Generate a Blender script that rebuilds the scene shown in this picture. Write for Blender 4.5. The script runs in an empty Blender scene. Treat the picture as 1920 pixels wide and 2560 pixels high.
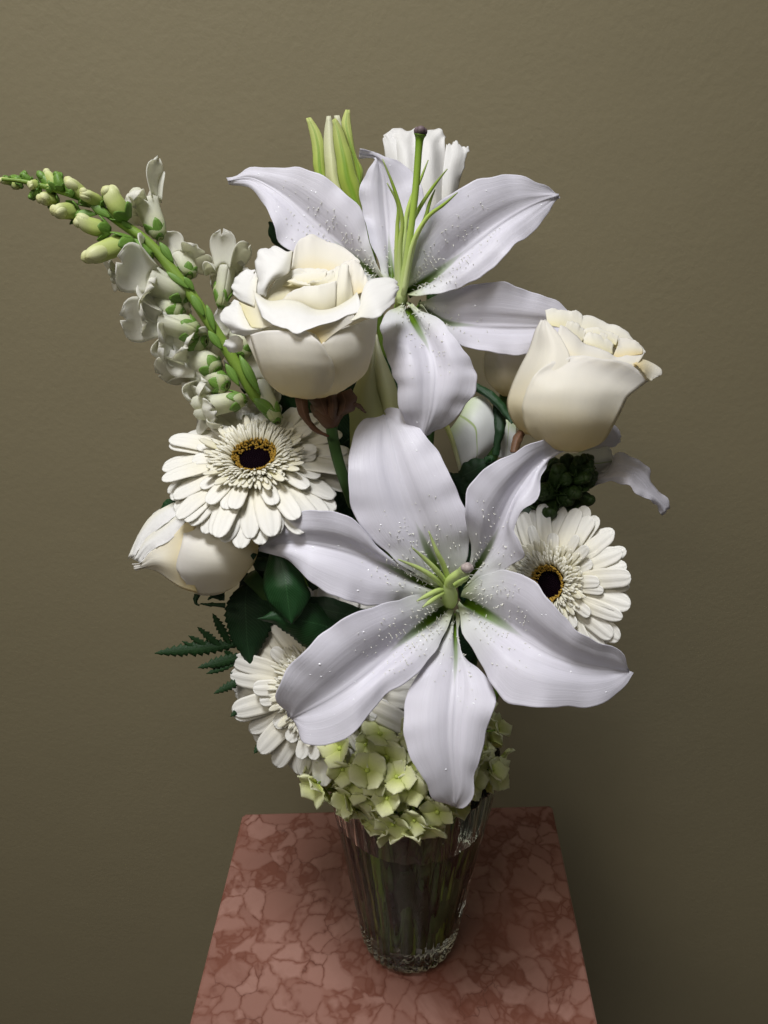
import bpy, math, random
import numpy as np
from mathutils import Vector, Matrix, Quaternion

# ------------------------------------------------------------------ camera, world, lights, exposure
scene = bpy.context.scene
COL = scene.collection
FPX, TH = 1900.0, math.radians(25.7)          # focal length in photo pixels, downward pitch
CAM = np.array([0.0, 0.0, 1.59])
cam_data = bpy.data.cameras.new('camera')
cam = bpy.data.objects.new('camera', cam_data); COL.objects.link(cam)
cam.location = CAM.tolist(); cam.rotation_euler = (math.pi/2 - TH, 0, 0)
cam_data.sensor_fit = 'VERTICAL'; cam_data.sensor_height = 24.0
cam_data.lens = 24.0*FPX/2560.0
cam_data.clip_start = 0.01; cam_data.clip_end = 60
scene.camera = cam

world = bpy.data.worlds.new('World'); scene.world = world
world.use_nodes = True
wb = world.node_tree.nodes['Background']
wb.inputs[0].default_value = (1.0, 0.96, 0.90, 1); wb.inputs[1].default_value = 0.07

def area(name, loc, target, sx, sy, power, col):
    l = bpy.data.lights.new(name, 'AREA'); l.shape = 'RECTANGLE'
    l.size, l.size_y, l.energy, l.color = sx, sy, power, col
    o = bpy.data.objects.new(name, l); COL.objects.link(o)
    o.location = loc
    o.rotation_euler = (Vector(target) - Vector(loc)).to_track_quat('-Z', 'Y').to_euler()
    return o
key = area('downlight', (-0.26, -0.04, 2.95), (-0.04, 0.36, 1.2), 0.42, 0.42, 6.3, (0.975, 0.975, 1.0))
key.data.spread = math.radians(84)
area('fill_panel', (-1.15, -1.20, 3.05), (-0.1, 0.2, 1.0), 1.2, 0.6, 15.0, (1.0, 0.92, 0.80))  # unseen fill lamp, added to even out the wall and lift front faces

scene.view_settings.view_transform = 'Standard'
scene.view_settings.look = 'None'
scene.view_settings.exposure = 0.0
scene.view_settings.gamma = 1.0
scene.view_settings.use_curve_mapping = False
scene.render.engine = 'CYCLES'
cy = scene.cycles
cy.use_denoising = True
cy.max_bounces = 10; cy.transmission_bounces = 9; cy.glossy_bounces = 5; cy.diffuse_bounces = 4
cy.use_adaptive_sampling = True; cy.adaptive_threshold = 0.015
cy.transparent_max_bounces = 8
cy.sample_clamp_indirect = 4.0

# ------------------------------------------------------------------ geometry helpers
rng = np.random.default_rng(7)
random.seed(7)
FWD = np.array([0, math.cos(TH), -math.sin(TH)])
UPV = np.array([0, math.sin(TH), math.cos(TH)])
RIGHT = np.array([1.0, 0, 0])

def P(u, v, d):
    """photo pixel (1920x2560) at a depth in metres -> world point"""
    return CAM + d*(FWD + (u-960.0)/FPX*RIGHT - (v-1280.0)/FPX*UPV)

def on_plane_z(u, v, z):
    r = FWD + (u-960.0)/FPX*RIGHT - (v-1280.0)/FPX*UPV
    return CAM + r*((z-CAM[2])/r[2])

def zoom(ox, oy, s):
    return lambda p: (ox + p[0]*s, oy + p[1]*s) + tuple(p[2:])
FULL = zoom(0, 0, 1.0)
Z1 = zoom(0, 380, 720/1659); Z2 = zoom(540, 240, 900/1659); Z3 = zoom(500, 560, 740/1659)
Z4 = zoom(1080, 680, 640/1659); Z5 = zoom(300, 940, 660/1659); Z6 = zoom(640, 1000, 960/1659)
Z7 = zoom(360, 1360, 940/1659)
ZR = zoom(540, 560, 460/1659); ZQ = zoom(1240, 760, 440/1659); ZT = zoom(740, 250, 460/1659)
ZL = zoom(320, 1200, 400/1659); ZG = zoom(1240, 1080, 460/1659); ZC = zoom(960, 1340, 340/1659)

def wpts(zf, pts):
    return np.array([P(*zf(p)) for p in pts])

def cr(ctrl, n):
    """Catmull-Rom resample of ctrl (k, ...) to n samples along axis 0"""
    c = np.asarray(ctrl, float); k = c.shape[0]
    if k == 1: return np.repeat(c, n, 0)
    e = np.concatenate([[2*c[0]-c[1]], c, [2*c[-1]-c[-2]]], 0)
    x = np.linspace(0, k-1, n); i = np.minimum(x.astype(int), k-2)
    t = (x-i).reshape((-1,)+(1,)*(c.ndim-1))
    p0, p1, p2, p3 = e[i], e[i+1], e[i+2], e[i+3]
    return 0.5*((2*p1)+(-p0+p2)*t+(2*p0-5*p1+4*p2-p3)*t*t+(-p0+3*p1-3*p2+p3)*t**3)

def poly_resample(pts, n):
    """resample a polyline evenly by its length"""
    p = np.asarray(pts, float)
    if len(p) == 1: return np.repeat(p, n, 0)
    seg = np.linalg.norm(np.diff(p[:, :2], axis=0), axis=1); s = np.concatenate([[0], np.cumsum(seg)])
    x = np.linspace(0, s[-1], n)
    return np.stack([np.interp(x, s, p[:, j]) for j in range(p.shape[1])], 1)

def lin_resample(vals, n):
    vals = np.atleast_1d(np.asarray(vals, float))
    if len(vals) == 1: return np.full(n, vals[0])
    return np.interp(np.linspace(0, 1, n), np.linspace(0, 1, len(vals)), vals)

def grid_normals(G):
    du = np.gradient(G, axis=0); dv = np.gradient(G, axis=1)
    n = np.cross(du, dv); l = np.linalg.norm(n, axis=2, keepdims=True)
    return n/np.maximum(l, 1e-12)

def sheet_arrays(G, th, rim='e'):
    """a grid of points -> closed thin sheet (verts, faces, uv per vert)"""
    n, m = G.shape[:2]
    N = grid_normals(G)
    V = np.concatenate([(G+N*th/2).reshape(-1, 3), (G-N*th/2).reshape(-1, 3)])
    t, s = np.meshgrid(np.linspace(0, 1, n), np.linspace(0, 1, m), indexing='ij')
    if rim == 'r': s, t = t, s
    elif rim == 'l': s, t = t, 1-s
    uv = np.stack([s.ravel(), t.ravel()], 1); uv = np.concatenate([uv, uv])
    idx = np.arange(n*m).reshape(n, m); o = n*m
    a, b, c, d = idx[:-1, :-1], idx[1:, :-1], idx[1:, 1:], idx[:-1, 1:]
    top = np.stack([a, b, c, d], -1).reshape(-1, 4)
    bot = top[:, ::-1] + o
    ring = np.concatenate([idx[0, :], idx[1:, -1], idx[-1, -2::-1], idx[-2:0:-1, 0]])
    r2 = np.roll(ring, -1)
    side = np.stack([ring, r2, r2+o, ring+o], -1)
    return V, np.concatenate([top, bot, side]), uv

def merge(parts):
    V, F, U = [], [], []; o = 0
    for v, f, u in parts:
        V.append(v); U.append(u if u is not None else np.zeros((len(v), 2)))
        F.extend((np.asarray(q)+o).tolist() for q in f); o += len(v)
    return np.concatenate(V), F, np.concatenate(U)

def tube_arrays(path, rad, k=8, cap=True):
    p = np.asarray(path, float); n = len(p)
    rad = lin_resample(rad, n)
    T = np.gradient(p, axis=0); T /= np.maximum(np.linalg.norm(T, axis=1, keepdims=True), 1e-12)
    ref = np.array([0, 0, 1.0]) if abs(T[0][2]) < 0.9 else np.array([1.0, 0, 0])
    a = np.cross(T[0], ref); a /= np.linalg.norm(a)
    V = []
    ang = np.linspace(0, 2*math.pi, k, endpoint=False)
    for i in range(n):
        a = a - T[i]*a.dot(T[i]); a /= max(np.linalg.norm(a), 1e-12); b = np.cross(T[i], a)
        V.append(p[i] + rad[i]*(np.cos(ang)[:, None]*a + np.sin(ang)[:, None]*b))
    V = np.concatenate(V)
    F = []
    for i in range(n-1):
        for j in range(k):
            j2 = (j+1) % k
            F.append((i*k+j, i*k+j2, (i+1)*k+j2, (i+1)*k+j))
    if cap:
        F.append(tuple(range(k))[::-1]); F.append(tuple(range((n-1)*k, n*k)))
    uv = np.stack([np.tile(ang/(2*math.pi), n), np.repeat(np.linspace(0, 1, n), k)], 1)
    return V, F, uv

def lathe_arrays(prof, k=24, bend=0.0):
    """prof: list of (r,z); closed ends when r=0"""
    prof = np.asarray(prof, float); n = len(prof)
    ang = np.linspace(0, 2*math.pi, k, endpoint=False)
    V = np.stack([np.outer(prof[:, 0], np.cos(ang)), np.outer(prof[:, 0], np.sin(ang)),
                  np.repeat(prof[:, 1][:, None], k, 1)], -1).reshape(-1, 3)
    V[:, 0] += bend*V[:, 2]**2
    F = []
    for i in range(n-1):
        for j in range(k):
            j2 = (j+1) % k
            F.append((i*k+j, i*k+j2, (i+1)*k+j2, (i+1)*k+j))
    uv = np.stack([np.tile(ang/(2*math.pi), n), np.repeat(np.linspace(0, 1, n), k)], 1)
    return V, F, uv

def mesh(name, V, F, uv, mat, smooth=True):
    me = bpy.data.meshes.new(name)
    me.from_pydata(np.asarray(V).tolist(), [], [tuple(int(i) for i in f) for f in F])
    if uv is not None:
        layer = me.uv_layers.new(name='UVMap')
        li = np.empty(len(me.loops), np.int32); me.loops.foreach_get('vertex_index', li)
        layer.data.foreach_set('uv', np.asarray(uv)[li].astype(np.float32).ravel())
    if smooth: me.polygons.foreach_set('use_smooth', [True]*len(me.polygons))
    if mat: me.materials.append(mat)
    me.update()
    return me

ORG = {}
def thing(name, label, cat, origin, group=None):
    o = bpy.data.objects.new(name, None); COL.objects.link(o)
    o.empty_display_size = 0.02
    o.location = [float(x) for x in origin]
    o['label'] = label; o['category'] = cat
    if group: o['group'] = group
    ORG[o.name] = np.array([float(x) for x in origin])
    return o

def part(name, arrays, mat, parent, kind=None, smooth=True):
    """world-space arrays -> a mesh child of a thing (or of a part of it)"""
    V, F, uv = arrays
    org = ORG[parent.name]
    o = bpy.data.objects.new(name, mesh(name, V-org, F, uv, mat, smooth)); COL.objects.link(o)
    o.parent = parent; ORG[o.name] = org
    if kind: o['kind'] = kind
    return o

def inst(name, me, parent, M):
    """shared-mesh child placed by a matrix local to its parent"""
    o = bpy.data.objects.new(name, me); COL.objects.link(o)
    o.parent = parent; o.matrix_local = M
    return o

def structure(name, arrays, mat, smooth=False):
    V, F, uv = arrays
    o = bpy.data.objects.new(name, mesh(name, V, F, uv, mat, smooth)); COL.objects.link(o)
    o['kind'] = 'structure'
    return o

def ruffle(G, amp, edges, seed, freq=(3, 7, 13), power=4, frill=0.0):
    n, m = G.shape[:2]
    r = np.random.default_rng(seed)
    t, s = np.meshgrid(np.linspace(0, 1, n), np.linspace(0, 1, m), indexing='ij')
    N = grid_normals(G)
    D = np.zeros((n, m))
    for e in edges:
        w, x = {'e': (t, s), 'b': (1-t, s), 'l': (1-s, t), 'r': (s, t)}[e]
        ph = r.uniform(0, 6.28, 3); am = r.uniform(0.5, 1.0, 3)*np.array([1, .55, .25])
        D += w**power*sum(am[i]*np.sin(2*math.pi*freq[i]*x*0.5+ph[i]) for i in range(3))
    G = G + N*(amp*D)[..., None]
    if frill:
        Tt = np.gradient(G, axis=0); Tt /= np.maximum(np.linalg.norm(Tt, axis=2, keepdims=True), 1e-9)
        Ts = np.gradient(G, axis=1); Ts /= np.maximum(np.linalg.norm(Ts, axis=2, keepdims=True), 1e-9)
        for e in edges:
            w, x, T = {'e': (t, s, Tt), 'b': (1-t, s, -Tt), 'l': (1-s, t, -Ts), 'r': (s, t, Ts)}[e]
            ph = r.uniform(0, 6.28, 4); am = np.array([1, .7, .5, .35])*r.uniform(.5, 1, 4)
            nz = sum(am[i]*np.sin(2*math.pi*f*x*0.5+ph[i]) for i, f in enumerate((3, 6.3, 11.7, 19.1)))
            G = G + T*(frill*w**8*nz)[..., None]
    return G

def sheet(parent, name, mat, zf, rows, nu=26, nv=22, th=0.00028, ruf=0.0, edges='e', seed=0, freq=(3, 7, 13), power=4, rim=None, frill=None):
    """rows x cols of traced control points (x, y, depth) -> smooth petal"""
    C = np.array([[P(*zf(p)) for p in r] for r in rows])
    G = cr(C, nu)
    G = np.swapaxes(cr(np.swapaxes(G, 0, 1), nv), 0, 1)
    if ruf: G = ruffle(G, ruf, edges, seed, freq, power, ruf*.8 if frill is None else frill)
    if rim is None: rim = 'r' if edges == 'r' and ruf else 'l' if edges in ('l', 'le') and ruf else 'e'
    o = part(name, sheet_arrays(G, th, rim), mat, parent)
    return o, G

# ------------------------------------------------------------------ materials
class NT:
    def __init__(s, name):
        s.m = bpy.data.materials.new(name); s.m.use_nodes = True
        s.t = s.m.node_tree; s.n = s.t.nodes
        s.b = s.n['Principled BSDF']; s.out = s.n['Material Output']
    def node(s, typ, **kw):
        x = s.n.new(typ)
        for k, v in kw.items(): setattr(x, k, v)
        return x
    def link(s, a, b): s.t.links.new(a, b)
    def math(s, op, a, b=None, c=None):
        x = s.node('ShaderNodeMath', operation=op)
        for i, v in enumerate((a, b, c)):
            if v is None: continue
            if hasattr(v, 'is_output'): s.link(v, x.inputs[i])
            else: x.inputs[i].default_value = v
        return x.outputs[0]
    def mix(s, f, a, b):
        x = s.node('ShaderNodeMix', data_type='RGBA')
        for i, v in ((0, f), (6, a), (7, b)):
            if hasattr(v, 'is_output'): s.link(v, x.inputs[i])
            elif i == 0: x.inputs[0].default_value = v
            else: x.inputs[i].default_value = (*v, 1)
        return x.outputs[2]
    def ramp(s, f, stops, interp='LINEAR'):
        x = s.node('ShaderNodeValToRGB'); s.link(f, x.inputs[0]); x.color_ramp.interpolation = interp
        el = x.color_ramp.elements
        while len(el) < len(stops): el.new(0.5)
        for e, (p, c) in zip(el, stops): e.position = p; e.color = (*c, 1) if len(c) == 3 else c
        return x.outputs[0]
    def noise(s, vec, scale, detail=3, rough=0.5, dist=0.0):
        x = s.node('ShaderNodeTexNoise'); x.inputs['Scale'].default_value = scale
        x.inputs['Detail'].default_value = detail; x.inputs['Roughness'].default_value = rough
        x.inputs['Distortion'].default_value = dist
        if vec is not None: s.link(vec, x.inputs['Vector'])
        return x.outputs['Fac']
    def mapping(s, vec, scale):
        x = s.node('ShaderNodeMapping'); s.link(vec, x.inputs['Vector']); x.inputs['Scale'].default_value = scale
        return x.outputs[0]
    def bump(s, h, strength, dist, prev=None):
        x = s.node('ShaderNodeBump'); x.inputs['Strength'].default_value = strength
        x.inputs['Distance'].default_value = dist; s.link(h, x.inputs['Height'])
        if prev is not None: s.link(prev, x.inputs['Normal'])
        return x.outputs[0]

def petal_material(name, stops, transl=0.25, tcol=None, rough=0.5, vein=(60, 2.5), vstr=0.25, vdist=0.0004,
                   mid=None, spec=0.25, mottle=0.06, sheen=0.0):
    """stops: colour along the petal (0 base .. 1 tip). mid: (colour, half width, length) of a midrib tint"""
    k = NT(name)
    tc = k.node('ShaderNodeTexCoord'); uv = tc.outputs['UV']
    sp = k.node('ShaderNodeSeparateXYZ'); k.link(uv, sp.inputs[0])
    U, Vv = sp.outputs[0], sp.outputs[1]
    wob = k.noise(uv, 3.0, 2)
    vj = k.math('ADD', Vv, k.math('MULTIPLY', k.math('SUBTRACT', wob, 0.5), 0.15))
    col = k.ramp(vj, stops)
    if mid:
        mc, hw, ln = mid
        a = k.math('ABSOLUTE', k.math('SUBTRACT', U, 0.5))
        taper = k.math('SUBTRACT', 1.0, k.math('DIVIDE', vj, ln))
        w = k.math('MULTIPLY', k.math('MAXIMUM', taper, 0.0), hw)
        f = k.math('SUBTRACT', 1.0, k.math('DIVIDE', a, k.math('ADD', w, 0.0005)))
        f = k.math('MINIMUM', k.math('MULTIPLY', k.math('MAXIMUM', f, 0.0), 1.6), 1.0)
        f = k.math('MULTIPLY', f, k.math('MINIMUM', k.math('MULTIPLY', k.math('MAXIMUM', taper, 0.0), 1.5), 1.0))
        col = k.mix(f, col, mc)
    st = k.noise(k.mapping(uv, (vein[0], vein[1], 1)), 1.0, 4, 0.6, 0.4)
    big = k.noise(tc.outputs['Object'], 55.0, 3)
    mo = k.math('ADD', k.math('MULTIPLY', k.math('SUBTRACT', st, 0.5), mottle*1.5), k.math('MULTIPLY', k.math('SUBTRACT', big, 0.5), mottle))
    hsv = k.node('ShaderNodeHueSaturation'); k.link(k.math('ADD', 1.0, mo), hsv.inputs['Value']); k.link(col, hsv.inputs['Color'])
    col = hsv.outputs[0]
    nb = k.bump(st, vstr, vdist)
    nb = k.bump(k.noise(tc.outputs['Object'], 260.0, 2), 0.08, 0.0003, nb)
    k.link(col, k.b.inputs['Base Color']); k.b.inputs['Roughness'].default_value = rough
    k.b.inputs['Specular IOR Level'].default_value = spec
    k.link(nb, k.b.inputs['Normal'])
    if sheen:
        k.b.inputs['Sheen Weight'].default_value = sheen
    if transl:
        tr = k.node('ShaderNodeBsdfTranslucent')
        if tcol: k.link(k.mix(0.6, col, tcol), tr.inputs[0])
        else: k.link(col, tr.inputs[0])
        k.link(nb, tr.inputs['Normal'])
        mx = k.node('ShaderNodeMixShader'); mx.inputs[0].default_value = transl
        k.link(k.b.outputs[0], mx.inputs[1]); k.link(tr.outputs[0], mx.inputs[2]); k.link(mx.outputs[0], k.out.inputs[0])
    return k.m

LW = (0.81, 0.795, 0.86)
M_LILY = petal_material('lily_petal_white', [(0.0, (0.62, 0.68, 0.42)), (0.10, (0.78, 0.79, 0.78)), (0.3, LW), (1, (0.81, 0.80, 0.865))],
                        transl=0.36, rough=0.42, vein=(44, 2.0), vstr=0.30, vdist=0.0006, mottle=0.09, mid=((0.13, 0.24, 0.012), 0.12, 0.40), spec=0.35)
M_LILYSHADE = petal_material('lily_back_shaded', [(0.0, (0.62, 0.70, 0.45)), (0.3, (0.76, 0.78, 0.74)), (1, (0.78, 0.79, 0.80))],  # petal backs with green midrib, their shade toned into the colour
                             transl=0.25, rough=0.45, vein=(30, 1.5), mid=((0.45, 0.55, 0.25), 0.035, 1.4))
M_ROSE = petal_material('rose_petal_cream', [(0.0, (0.86, 0.74, 0.42)), (0.25, (0.86, 0.79, 0.57)), (0.55, (0.86, 0.84, 0.75)), (1, (0.86, 0.855, 0.84))],  # cream pigment, base made yellower to stand in for warm bounce light
                        transl=0.36, tcol=(0.95, 0.83, 0.52), rough=0.5, vein=(26, 2.2), vstr=0.16, spec=0.2, mottle=0.04)
M_ROSEIN = petal_material('rose_heart_cream', [(0.0, (0.82, 0.77, 0.50)), (0.45, (0.85, 0.82, 0.68)), (1, (0.86, 0.85, 0.81))],
                          transl=0.32, tcol=(0.92, 0.86, 0.60), rough=0.5, vein=(26, 2.2), vstr=0.16, spec=0.2, mottle=0.04)
M_ROSEBACK = petal_material('rose_petal_white', [(0.0, (0.83, 0.81, 0.70)), (0.4, (0.86, 0.855, 0.83)), (1, (0.87, 0.865, 0.85))], transl=0.3, rough=0.5, vein=(20, 4), vstr=0.3)
M_GERB = petal_material('gerbera_ray_white', [(0.0, (0.80, 0.74, 0.42)), (0.25, (0.84, 0.81, 0.68)), (0.6, (0.85, 0.84, 0.79)), (1, (0.85, 0.85, 0.82))],
                        transl=0.22, tcol=(0.9, 0.82, 0.5), rough=0.5, vein=(7, 0.8), vstr=0.5, vdist=0.0006, mottle=0.05)
M_GERBIN = petal_material('gerbera_inner_cream', [(0.0, (0.72, 0.68, 0.34)), (0.4, (0.82, 0.79, 0.62)), (1, (0.85, 0.84, 0.76))],
                          transl=0.25, tcol=(0.9, 0.8, 0.4), rough=0.5, vein=(5, 1), vstr=0.3)
M_HYD = petal_material('hydrangea_pale_green', [(0.0, (0.66, 0.74, 0.18)), (0.4, (0.80, 0.84, 0.42)), (1, (0.87, 0.88, 0.64))],
                       transl=0.36, tcol=(0.86, 0.88, 0.36), rough=0.5, vein=(14, 5), vstr=0.4, mottle=0.12)
M_SNAP = petal_material('snapdragon_white', [(0.0, (0.64, 0.70, 0.36)), (0.35, (0.81, 0.82, 0.68)), (0.7, (0.86, 0.855, 0.81)), (1, (0.87, 0.86, 0.83))],
                        transl=0.5, tcol=(0.90, 0.90, 0.66), rough=0.5, vein=(30, 4), vstr=0.3)
M_SNAPBUD = petal_material('snapdragon_bud', [(0.0, (0.26, 0.40, 0.06)), (0.45, (0.50, 0.58, 0.18)), (0.8, (0.72, 0.74, 0.42)), (1, (0.62, 0.62, 0.26))],
                           transl=0.2, rough=0.45, vein=(14, 3), vstr=0.3, mottle=0.1)
M_LBUD = petal_material('lily_bud_green', [(0.0, (0.32, 0.42, 0.05)), (0.5, (0.42, 0.54, 0.10)), (1, (0.55, 0.60, 0.22))],
                        transl=0.15, rough=0.4, vein=(22, 0.9), vstr=0.5, mid=((0.20, 0.33, 0.03), 0.24, 1.6), mottle=0.1)
M_LBUDP = petal_material('lily_bud_pale', [(0.0, (0.55, 0.58, 0.20)), (0.6, (0.70, 0.72, 0.42)), (1, (0.74, 0.74, 0.55))],
                         transl=0.25, rough=0.42, vein=(22, 0.9), vstr=0.4, mottle=0.08)

def green_material(name, c0, c1, rough=0.4, spec=0.4, vein=True, bstr=0.3, transl=0.08):
    k = NT(name); tc = k.node('ShaderNodeTexCoord'); uv = tc.outputs['UV']
    sp = k.node('ShaderNodeSeparateXYZ'); k.link(uv, sp.inputs[0])
    n = k.noise(tc.outputs['Object'], 90.0, 4, 0.6)
    col = k.mix(n, c0, c1)
    h = k.noise(k.mapping(uv, (10, 26, 1)), 1.0, 3, 0.6, 0.6)
    if vein:
        a = k.math('ABSOLUTE', k.math('SUBTRACT', sp.outputs[0], 0.5))
        f = k.math('MAXIMUM', k.math('SUBTRACT', 1.0, k.math('DIVIDE', a, 0.022)), 0.0)
        col = k.mix(k.math('MULTIPLY', f, 0.4), col, tuple(min(1, x*2.4+0.02) for x in c1))
        w = k.math('SINE', k.math('MULTIPLY', k.math('SUBTRACT', sp.outputs[1], k.math('MULTIPLY', a, 0.6)), 75.0))
        w = k.math('POWER', k.math('ABSOLUTE', w), 6.0)
        h = k.math('ADD', h, k.math('MULTIPLY', w, -0.5))
        col = k.mix(k.math('MULTIPLY', w, 0.30), col, tuple(min(1, x*1.9+0.008) for x in c1))
    nb = k.bump(h, bstr, 0.0006)
    k.link(col, k.b.inputs['Base Color']); k.b.inputs['Roughness'].default_value = rough
    k.b.inputs['Specular IOR Level'].default_value = spec; k.link(nb, k.b.inputs['Normal'])
    if transl:
        tr = k.node('ShaderNodeBsdfTranslucent'); k.link(col, tr.inputs[0])
        mx = k.node('ShaderNodeMixShader'); mx.inputs[0].default_value = transl
        k.link(k.b.outputs[0], mx.inputs[1]); k.link(tr.outputs[0], mx.inputs[2]); k.link(mx.outputs[0], k.out.inputs[0])
    return k.m
M_LEAF = green_material('dark_leaf', (0.006, 0.030, 0.008), (0.013, 0.052, 0.013), 0.42, 0.3)
M_LEAFD = green_material('deep_leaf', (0.006, 0.022, 0.008), (0.012, 0.040, 0.012), 0.5, 0.3)
M_FERN = green_material('fern_green', (0.005, 0.022, 0.005), (0.014, 0.048, 0.010), 0.5, 0.3, transl=0.15)
M_STEM = green_material('stem_green', (0.145, 0.25, 0.03), (0.23, 0.36, 0.055), 0.45, 0.35, vein=False)
M_STEMD = green_material('stem_dark_green', (0.035, 0.085, 0.018), (0.06, 0.13, 0.03), 0.5, 0.35, vein=False)
M_SEPAL = green_material('calyx_green', (0.075, 0.175, 0.022), (0.165, 0.30, 0.05), 0.42, 0.4, bstr=0.2, transl=0.1)
M_BUDDARK = green_material('bud_dark_green', (0.016, 0.038, 0.009), (0.04, 0.075, 0.018), 0.45, 0.35, bstr=0.2)
M_BROWN = green_material('rose_sepal_brown', (0.055, 0.050, 0.022), (0.16, 0.065, 0.038), 0.5, 0.3, bstr=0.2)

def simple(name, col, rough=0.5, spec=0.3, var=0.2, scale=200):
    k = NT(name); tc = k.node('ShaderNodeTexCoord')
    n = k.noise(tc.outputs['Object'], scale, 3)
    k.link(k.mix(n, tuple(c*(1-var) for c in col), tuple(min(1, c*(1+var)) for c in col)), k.b.inputs['Base Color'])
    k.b.inputs['Roughness'].default_value = rough; k.b.inputs['Specular IOR Level'].default_value = spec
    return k.m
M_STIGMA = simple('stigma_plum', (0.14, 0.10, 0.11), 0.55)
M_STIGMAP = simple('stigma_grey', (0.38, 0.32, 0.30), 0.5)
M_DISC = simple('disc_black_brown', (0.006, 0.003, 0.005), 0.9, 0.0)
M_ANTHER = simple('anther_gold', (0.46, 0.29, 0.05), 0.6, 0.2, 0.35, 900)
M_PAPILLA = simple('papilla_white', (0.84, 0.86, 0.74), 0.4)
M_BUTTON = simple('hydrangea_button', (0.50, 0.60, 0.12), 0.5)

def ramp_stem(name, stops):
    k = NT(name); tc = k.node('ShaderNodeTexCoord'); sp = k.node('ShaderNodeSeparateXYZ'); k.link(tc.outputs['UV'], sp.inputs[0])
    k.link(k.ramp(sp.outputs[1], stops), k.b.inputs['Base Color']); k.b.inputs['Roughness'].default_value = 0.4
    k.b.inputs['Specular IOR Level'].default_value = 0.35
    return k.m
M_FILA = ramp_stem('filament_green', [(0, (0.62, 0.72, 0.36)), (0.4, (0.50, 0.64, 0.16)), (0.75, (0.28, 0.42, 0.05)), (1, (0.30, 0.36, 0.14))])
M_STYLE = ramp_stem('style_green', [(0, (0.62, 0.72, 0.36)), (0.35, (0.42, 0.58, 0.10)), (0.8, (0.16, 0.30, 0.02)), (1, (0.10, 0.19, 0.02))])
M_FILAL = ramp_stem('filament_light', [(0, (0.42, 0.53, 0.15)), (0.6, (0.44, 0.55, 0.18)), (1, (0.32, 0.38, 0.17))])

k = NT('water_drop'); k.b.inputs['Base Color'].default_value = (0.90, 0.91, 0.95, 1); k.b.inputs['Roughness'].default_value = 0.06  # white body colour stands in for the bright glints of the drops
k.b.inputs['Specular IOR Level'].default_value = 0.9
tcd = k.node('ShaderNodeTexCoord'); k.link(k.bump(k.noise(tcd.outputs['Object'], 700, 1), 0.05, 0.0002), k.b.inputs['Normal'])
M_DROP = k.m

# wall paint with orange-peel roller texture
k = NT('wall_paint'); tc = k.node('ShaderNodeTexCoord'); ob = tc.outputs['Object']
big = k.noise(ob, 2.2, 3, 0.5); mid = k.noise(ob, 22.0, 3, 0.6)
col = k.mix(big, (0.262, 0.227, 0.138), (0.281, 0.244, 0.150))
col = k.mix(k.math('MULTIPLY', mid, 0.25), col, (0.238, 0.210, 0.130))
sc = k.noise(k.mapping(ob, (9, 1, 60)), 1.0, 2, 0.5)
scm = k.math('MULTIPLY', k.math('MAXIMUM', k.math('SUBTRACT', sc, 0.74), 0.0), 2.0)
col = k.mix(scm, col, (0.185, 0.160, 0.105))
k.link(col, k.b.inputs['Base Color']); k.b.inputs['Roughness'].default_value = 0.5; k.b.inputs['Specular IOR Level'].default_value = 0.3
vo = k.node('ShaderNodeTexVoronoi', feature='SMOOTH_F1'); vo.inputs['Scale'].default_value = 165; k.link(ob, vo.inputs['Vector'])
hgt = k.math('ADD', k.math('MULTIPLY', vo.outputs['Distance'], -0.5), k.noise(ob, 240, 3, 0.6))
patch = k.math('MULTIPLY', hgt, k.math('ADD', 0.35, k.noise(ob, 14, 3)))
nb = k.bump(patch, 0.24, 0.0010); nb = k.bump(k.noise(ob, 9, 3, 0.5), 0.25, 0.004, nb)
k.link(nb, k.b.inputs['Normal'])
M_WALL = k.m

# pink nodular marble
k = NT('pink_marble'); tc = k.node('ShaderNodeTexCoord'); ob = tc.outputs['Object']
dn = k.node('ShaderNodeTexNoise'); dn.inputs['Scale'].default_value = 26; dn.inputs['Detail'].default_value = 4; k.link(ob, dn.inputs['Vector'])
off = k.node('ShaderNodeVectorMath', operation='SCALE'); k.link(dn.outputs['Color'], off.inputs[0]); off.inputs['Scale'].default_value = 0.034
pv = k.node('ShaderNodeVectorMath', operation='ADD'); k.link(ob, pv.inputs[0]); k.link(off.outputs[0], pv.inputs[1])
def voro(scale, feat, vec):
    x = k.node('ShaderNodeTexVoronoi', feature=feat); x.inputs['Scale'].default_value = scale; k.link(vec, x.inputs['Vector']); return x
va = voro(52, 'F1', pv.outputs[0]); vae = voro(52, 'DISTANCE_TO_EDGE', pv.outputs[0])
vb = voro(120, 'F1', pv.outputs[0]); vbe = voro(120, 'DISTANCE_TO_EDGE', pv.outputs[0])
n1 = k.noise(ob, 15, 4, 0.55); n2 = k.noise(ob, 70, 5, 0.65); n3 = k.noise(ob, 420, 4, 0.7)
sa = k.node('ShaderNodeSeparateColor'); k.link(va.outputs['Color'], sa.inputs[0])
sb = k.node('ShaderNodeSeparateColor'); k.link(vb.outputs['Color'], sb.inputs[0])
nod = k.ramp(sa.outputs[0], [(0, (0.245, 0.140, 0.118)), (0.35, (0.305, 0.185, 0.158)), (0.7, (0.40, 0.270, 0.240)), (1, (0.255, 0.138, 0.112))])
nod = k.mix(n2, nod, (0.280, 0.166, 0.140))
matr = k.mix(n2, (0.125, 0.046, 0.032), (0.215, 0.098, 0.070))
nodb = k.ramp(sb.outputs[1], [(0, (0.225, 0.115, 0.090)), (0.6, (0.290, 0.174, 0.146)), (1, (0.180, 0.078, 0.056))])
ea = k.ramp(vae.outputs['Distance'], [(0.0, (0, 0, 0)), (0.05, (0.55, 0.55, 0.55)), (0.12, (1, 1, 1))])
eb = k.ramp(vbe.outputs['Distance'], [(0.0, (0, 0, 0)), (0.20, (1, 1, 1))])
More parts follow.
